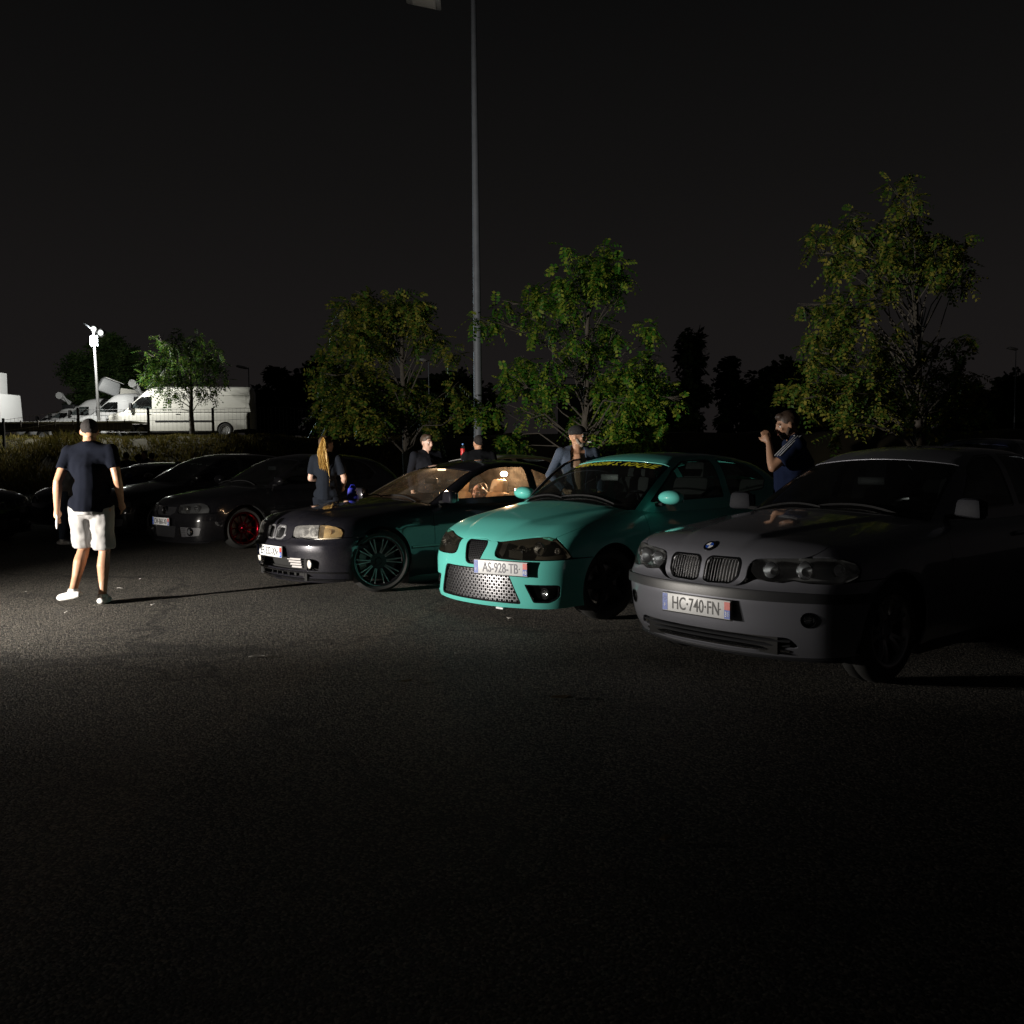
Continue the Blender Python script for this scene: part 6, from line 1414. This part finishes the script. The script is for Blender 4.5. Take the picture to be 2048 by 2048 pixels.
# the car across the lane whose headlights light the scene (beyond the left edge of the photograph)
HL = Vector((-8.5, 6.1, 0)); HYAW = R(36)
hc, Bh = build_hatch('grey hatchback facing the row with its headlights on, beyond the left edge', HL, HYAW, P_GREY, 0, None)
HCOL = (1.0, .93, .84)
MI = (Matrix.Translation(HL-Vector((0, 0, .02))) @ Matrix.Rotation(HYAW, 4, 'Z')).inverted()
for s, pw, brg, up_, cone, bl in ((-1, 3900, 32., .008, 62, 1.), (-1, 850, 30., .005, 94, 1.), (-1, 190, 30., .0, 130, 1.), (-1, 3700, 57., .21, 52, 1.), (1, 2300, -4.9, .018, 14, 1.)):  # last two beams added and steered to brighten the trees and silver car
    p = HL+Matrix.Rotation(HYAW, 3, 'Z') @ Vector((.06, .56*s, .80)); axis = Vector((math.cos(R(brg)), math.sin(R(brg)), up_))
    sp_ = spot('headlight_and_fill_beam', p, p+axis*10, pw, HCOL, cone, bl, None, .04); sp_.parent = hc; sp_.matrix_parent_inverse = MI
q = bpy.data.lights.new('headlamp_fill', 'POINT'); q.energy = 40; q.color = HCOL; q.shadow_soft_size = .06; qo = bpy.data.objects.new('headlamp_fill', q); link(qo); qo.location = HL+Matrix.Rotation(HYAW, 3, 'Z') @ Vector((.08, -.56, .80)); qo.parent = hc; qo.matrix_parent_inverse = MI  # point fill added at the headlamp to lift the dark foreground

# the coupe's cabin light and the haze of its windows
def in_car(root, p): return root.matrix_basis.inverted() @ Vector(p)
CM = Matrix.Translation(coupe.location) @ Matrix.Rotation(R(-138.6), 4, 'Z')
cl_w = at(1008, 948, 11.15); cl = CM.inverted() @ cl_w
MB().ball(cl, (.042, .042, .030), 14, 10).build('cabin_light', emit('cabin_glow', (1., .76, .48), 40.), coupe, smooth=True)
pl = bpy.data.lights.new('cabin_lamp', 'POINT'); pl.energy = 60.; pl.color = (1., .64, .36); pl.shadow_soft_size = .04; po = bpy.data.objects.new('cabin_lamp', pl); link(po, coupe); po.location = cl+Vector((0, 0, -.06))
pl2 = bpy.data.lights.new('face_fill', 'POINT'); pl2.energy = 11.; pl2.color = (1., .70, .44); pl2.shadow_soft_size = .03; po2 = bpy.data.objects.new('face_fill', pl2); link(po2, coupe); po2.location = Vector((-2.16, 0, 1.235))  # fill lamp added under the roof front to brighten the woman's face
MB().box((-2.18, 0, 1.275), (.05, .10, .02)).build('added_glow_block', emit('added_glow', (1., .74, .46), 5.), coupe, bevel=.006)  # glowing block added to go with the fill lamp

# ------------------------------------------------------------------ people
def gpt(px, d): p = at(px, 900, d); return (p.x, p.y, 0)
P1, J1, _ = person('man walking away in navy T-shirt and cream shorts', (-3.93, 8.86, 0), R(6), 1.745, dict(anR=V3(.07, .02, .085), knR=V3(.09, .06, .50), anL=V3(-.155, -.10, .155), knL=V3(-.11, .10, .525), toL=-1.15, liftL=.25, chest=V3(.012, .02, 1.30), waist=V3(.012, .01, 1.10), shL=V3(-.19, .04, 1.44), shR=V3(.205, -.03, 1.45), elL=V3(-.275, -.05, 1.17), wrL=V3(-.315, .02, .91), elR=V3(.265, -.06, 1.185), wrR=V3(.245, .10, .965)),
    shirt=NAVY, shorts=CREAM, hairstyle='buzz', vox=.0095, head_yaw=R(18), head_tilt=R(-8), fat=1.10, detail=1, seed=1.)
k1 = 1.745/1.76; hw = Matrix.Translation((-3.93, 8.86, 0)) @ Matrix.Rotation(R(6), 4, 'Z') @ Vector((-.335*k1, .055*k1, .80*k1))
ph = empty('phone', hw, R(30), 'phone in a pale case in the walking man\'s left hand', 'phone')
MB().box((0, 0, 0), (.012, .075, .15), Matrix.Rotation(R(35), 3, 'X')).build('case', mat('phone_case', (.75, .70, .68), .4), ph, bevel=.006); MB().box((.0075, 0, 0), (.002, .066, .135), Matrix.Rotation(R(35), 3, 'X')).build('screen', BLKG, ph)
wl = gpt(652, 12.1)
P2, J2, hp2 = person('woman with a long golden ponytail standing between the dark cars', wl, R(-8), 1.64, dict(elL=V3(-.23, .0, 1.17), wrL=V3(-.10, .20, 1.16), elR=V3(.24, .03, 1.17), wrR=V3(.16, .20, 1.05)), SKIN2, shirt=mat('washed_navy', (.008, .0105, .016), .95, bump=.2, spec=.15), legs=mat('dark_jeans', (.007, .009, .014), .95, bump=.2, spec=.15), hairstyle='pony', hair=mat('brown_hair', (.045, .026, .012), .55, var=.4, scale=90), vox=.013, sleeve=.78, female=True, head_yaw=R(-35), seed=2.)
tail = MB(); rt = np.random.default_rng(5)
for i in range(120):
    a = rt.random()*6.28; q = math.sqrt(rt.random()); s0 = V3(.0+.014*math.cos(a)*q, -.108, 1.715+.012*math.sin(a)*q); pts = []
    ex = (rt.random()-.5)*.035; ln = .50+.16*rt.random(); ph_ = rt.random()*6.28
    for j in range(10):
        t = j/9; wv = .05*math.sin(math.pi*min(1, t*1.15)); pts.append(s0+V3((math.cos(a)*q*wv*.95)+ex*t+.055*t*t+.008*math.sin(t*9+ph_), -.055*math.sin(math.pi*min(1, t*1.3))+math.sin(a)*q*wv*.5-.01*t, -ln*t))
    tail.tube(pts, [.0045]*8+[.003, .0012], 4)
tail.build('ponytail', leafmat('golden_strands', (.22, .11, .02), (.60, .40, .13), .4, .15), P2, smooth=True); MB().lathe([(.022, -.012), (.028, 0), (.022, .012)], 12, 'y', (0, -.108, 1.712)).build('hair_tie', DARKC, P2, smooth=True)
hq_ = view('T', B_coupe.Fb, [-1.28], [-.50])[0]; bp = CM @ Vector((hq_[0], hq_[1], hq_[2]+.085))
bag = empty('bag', bp, R(-10), 'small bright blue bag with a white scroll mark lying on the coupe bonnet', 'bag'); bag.scale = (.65, .65, .65)
bb = MB().box((0, 0, -.03), (.22, .07, .20), None, .72).build('bag_body', mat('royal_blue', (.025, .035, .55), .6), bag, bevel=.02)
MB().tube([(.085, -.042, .05), (.06, -.044, .03), (.10, -.044, -.005), (.07, -.042, -.03), (.105, -.04, -.045)], .012, 6).build('scroll_mark', WHITE, bag, smooth=True)
MB().tube([(-.06, 0, .06), (-.03, 0, .12), (.03, 0, .12), (.06, 0, .06)], .006, 6).build('strap', mat('royal_blue', (.025, .035, .55), .6), bag)
P3, _, _ = person('smiling young man in dark jacket behind the coupe roof', gpt(853, 12.9), R(-148), 1.665, dict(elL=V3(-.26, .04, 1.18)), SKIN2, shirt=mat('dark_jacket', (.007, .008, .012), .9, spec=.15), sleeve=1.9, head_yaw=R(12), head_tilt=R(-4), detail=2, vox=.010, hair=mat('brown_hair2', (.05, .03, .018), .6, var=.4, scale=90), seed=3.)
P4, _, _ = person('man with short dark hair seen from behind, by the bottle', gpt(958, 13.15), R(14), 1.655, None, SKIN, shirt=DARKC, sleeve=1.9, head_yaw=R(10), vox=.012, hairstyle='buzz', seed=4.)
P5, J5, hp5 = person('man in a dark cap and open denim jacket with a cigarette', gpt(1155, 10.35), R(-172), 1.68, dict(elR=V3(.31, -.05, 1.20), wrR=V3(.17, .16, 1.02), elL=V3(-.27, .0, 1.18), wrL=V3(-.22, .16, .98)), SKIN, shirt=DENIM, legs=DENIM, sleeve=1.9, head_yaw=R(58), head_tilt=R(3), detail=2, vox=.0105, hat=mat('cap_black', (.012, .012, .013), .85, bump=.2), barechest=True, hair=mat('grey_stubble', (.20, .18, .16), .8), beard=mat('grey_beard', (.26, .22, .18), .85, var=.3, scale=80), seed=5.)
MB().tube([hp5(-.005, .088, -.062), hp5(-.012, .150, -.070)], .0045, 6).build('cigarette', mat('paper_white', (.8, .78, .74), .6), P5)
c6 = gpt(1588, 8.3)
P6, J6, hp6 = person('bearded man in navy T-shirt with three white shoulder stripes beside the silver car', c6, R(84), 1.745, dict(elL=V3(-.23, .22, 1.25), wrL=V3(-.12, .235, 1.46), elR=V3(.25, -.02, 1.18), wrR=V3(.24, .10, .95), head=V3(0, .06, 1.62)), mat('dimmed_skin', (.30, .165, .10), .55), shirt=mat('navy_sport', (.004, .008, .026), .95, bump=.15, spec=.15), sleeve=.72, head_tilt=R(-14), head_yaw=R(6), detail=2, vox=.0105, hair=mat('brown_hair3', (.035, .020, .012), .6, var=.4, scale=90), beard=mat('brown_beard', (.05, .028, .016), .85), seed=6.)  # skin colour darkened to stand in for the dimmer light on him
shl, ell = J6['shL'], J6['elL']; n6 = J6['chest'].lerp(J6['neck'], .72)
for q in (-1, 0, 1):
    a0 = n6+V3(-.02, .024*q, .082); a1 = shl+V3(-.012, .026*q+.004, .077); a2 = shl.lerp(ell, .36)+V3(-.058, .022*q+.040, .048); a3 = shl.lerp(ell, .70)+V3(-.056, .022*q+.036, .044)
    MB().tube([a0, n6.lerp(shl, .6)+V3(-.01, .018*q, .080), a1, shl.lerp(ell, .18)+V3(-.042, .02*q+.024, .062), a2, a3], [.0045]*6, 6).build('shoulder_stripe', mat('stripe_white', (.45, .47, .5), .7), P6, smooth=True)
P7w = at(961, 985, 10.95)
P7, _, _ = person('woman with curly hair sitting in the lit coupe', (P7w.x, P7w.y, P7w.z-1.645*.93), R(131), 1.64, dict(neck=V3(0, .02, 1.50), knR=V3(.12, .40, 1.0), knL=V3(-.12, .40, 1.0), anR=V3(.12, .62, .74), anL=V3(-.12, .62, .74), elR=V3(.24, .22, 1.28), wrR=V3(.12, .46, 1.40), elL=V3(-.22, .10, 1.18), wrL=V3(-.06, .20, 1.42)), mat('flushed_skin', (.50, .26, .20), .5), shirt=mat('pink_top', (.40, .20, .18), .8), female=True, head_yaw=R(30), head_tilt=R(8), detail=2, vox=.012, hairstyle='curly', hair=mat('chestnut_hair', (.05, .022, .012), .6), seed=7.)
person('bending person in dark top and jeans left of the walking man', gpt(121, 15.2), R(-70), 1.62, dict(waist=V3(0, .06, 1.08), chest=V3(0, .16, 1.24), neck=V3(0, .26, 1.38), head=V3(0, .34, 1.48), shR=V3(.19, .2, 1.35), shL=V3(-.19, .2, 1.35), elR=V3(.24, .26, 1.10), elL=V3(-.24, .26, 1.10), wrR=V3(.2, .38, .9), wrL=V3(-.2, .38, .9)), SKIN, shirt=GREYT, legs=DENIM, vox=.016, detail=1, seed=8.)
for lab, px, d, h, y, sh, hr in (('dark-haired person in black just right of the walking man\'s shoulder', 252, 22.5, 1.52, 30, DARKC, 'short'), ('curly-haired person in dark grey, second in the huddle by the bank', 276, 23.5, 1.46, -20, mat('charcoal_cotton', (.05, .05, .052), .85), 'curly'), ('short-haired person at the back of the huddle by the bank', 289, 25.5, 1.58, 170, DARKC, 'buzz'), ('person in a pale grey top seen from behind, rightmost of the huddle', 303, 23.0, 1.50, 10, GREYT, 'short')):
    person(lab, gpt(px, d), R(y), h, None, SKIN, shirt=sh, hairstyle=hr, vox=.02, detail=0, seed=px)

# open passenger door of the turquoise car: frame and pane swung out
hinge = view('S', B_teal.Fb, [-1.30], [.6])[0]; TM = Matrix.Rotation(R(-52), 4, 'Z')
dob = [o for o in teal.children if o.name.startswith('door')][1]
T_ = Matrix.Translation((hinge[0], -hinge[1], 0)) @ Matrix.Rotation(R(24), 4, 'Z') @ Matrix.Translation((-hinge[0], hinge[1], 0)); dob.matrix_basis = T_
fr_pts = view('S', B_teal.Fg, [-1.33, -1.50, -1.72, -1.95, -2.15, -2.40, -2.52, -2.54, -2.54], [.96, 1.07, 1.20, 1.295, 1.335, 1.345, 1.34, 1.2, .97])
MB().tube([(p[0], -p[1]-.004, p[2]) for p in fr_pts], .016, 8, sq=(1, .8)).build('window_frame', BLKG, dob, smooth=True)
MB().tube([(p[0], -p[1]-.022, p[2]) for p in fr_pts[:7]], .006, 6).build('window_trim', SATIN, dob, smooth=True)
wp = [q for q in fr_pts]; meshobj('window_pane', [(p[0], -p[1], p[2]) for p in wp], [tuple(range(len(wp)))], GL_S, dob)

# bottle on the white roof
WM = Matrix.Translation(wr_root.location) @ Matrix.Rotation(R(-137), 4, 'Z'); bl_ = WM.inverted() @ at(926, 912, 15.0); bq = view('T', B_wr.Fg, [bl_.x], [bl_.y])[0]
bo = empty('bottle', WM @ Vector((bq[0], bq[1], bq[2]+.001)), 0, 'soft drink bottle with red label and blue cap standing on the white roof', 'bottle')
MB().lathe([(0, 0), (.034, 0), (.037, .01), (.036, .09), (.033, .10)], 16, 'z').build('bottle_base', glass('pet', (.8, .85, .85), .05), bo, smooth=True)
MB().lathe([(.0365, .095), (.0375, .10), (.0375, .19), (.0365, .195)], 16, 'z').build('bottle_label', mat('label_red', (.62, .03, .03), .4), bo, smooth=True)
MB().lathe([(.036, .195), (.026, .225), (.014, .245), (.013, .255)], 16, 'z').build('bottle_neck', glass('pet', (.8, .85, .85), .05), bo, smooth=True)
MB().lathe([(.015, .25), (.016, .275), (0, .277)], 12, 'z').build('bottle_cap', mat('cap_blue', (.08, .25, .6), .4), bo, smooth=True)
# roof box edge is the white roof itself; litter on the asphalt
def litter(label, px, py, w, h, rot, m, cat='litter', group=None):
    d = CAM_H; r_ = _r*((px-1024)/CAM_F)+_u*((1024-py)/CAM_F)+_f; t = -CAM_H/r_.z; p = Vector((0, 0, CAM_H))+r_*t
    n = 7; poly = [(w/2*math.cos(a+.3*math.sin(a*3+px))*(1+.15*math.sin(px+a*2)), h/2*math.sin(a)*(1+.2*math.cos(py+a*3))) for a in np.linspace(0, 2*math.pi, n+1)[:-1]]
    b = MB().prism(poly, .004, lambda a, c, t: (a, c, t+.012*abs(math.sin(a*40+px)))); o = b.build('litter', m, None); o.location = (p.x, p.y, .003); o.rotation_euler = (0, 0, rot); tag(o, label, cat, group)
PAPER = mat('scrap_paper', (.45, .43, .40), .8, var=.2); LEAFD = mat('dry_leaf', (.16, .12, .07), .8)
litter('long flat pale paper scrap on the dark asphalt in front of the coupe', 514, 1315, .13, .05, .1, PAPER)
litter('thin crumpled scrap on the asphalt below the coupe\'s front wheel', 811, 1366, .08, .03, .3, LEAFD)
litter('flat grey scrap on the asphalt in front of the turquoise car', 1125, 1398, .12, .045, 0., LEAFD)
litter('small dry leaf on the dark asphalt far in front of the silver car', 1330, 1682, .05, .035, .5, LEAFD)
for i, (px, py) in enumerate(((280, 1159), (305, 1211), (133, 1226), (52, 1186), (1018, 1238), (240, 1178), (912, 1310), (60, 1290))):
    litter('tiny pale crumb of litter on the lit asphalt', px, py, .03+.012*(i % 3), .02, i*.7, PAPER, 'litter', 'crumbs of litter on the asphalt')
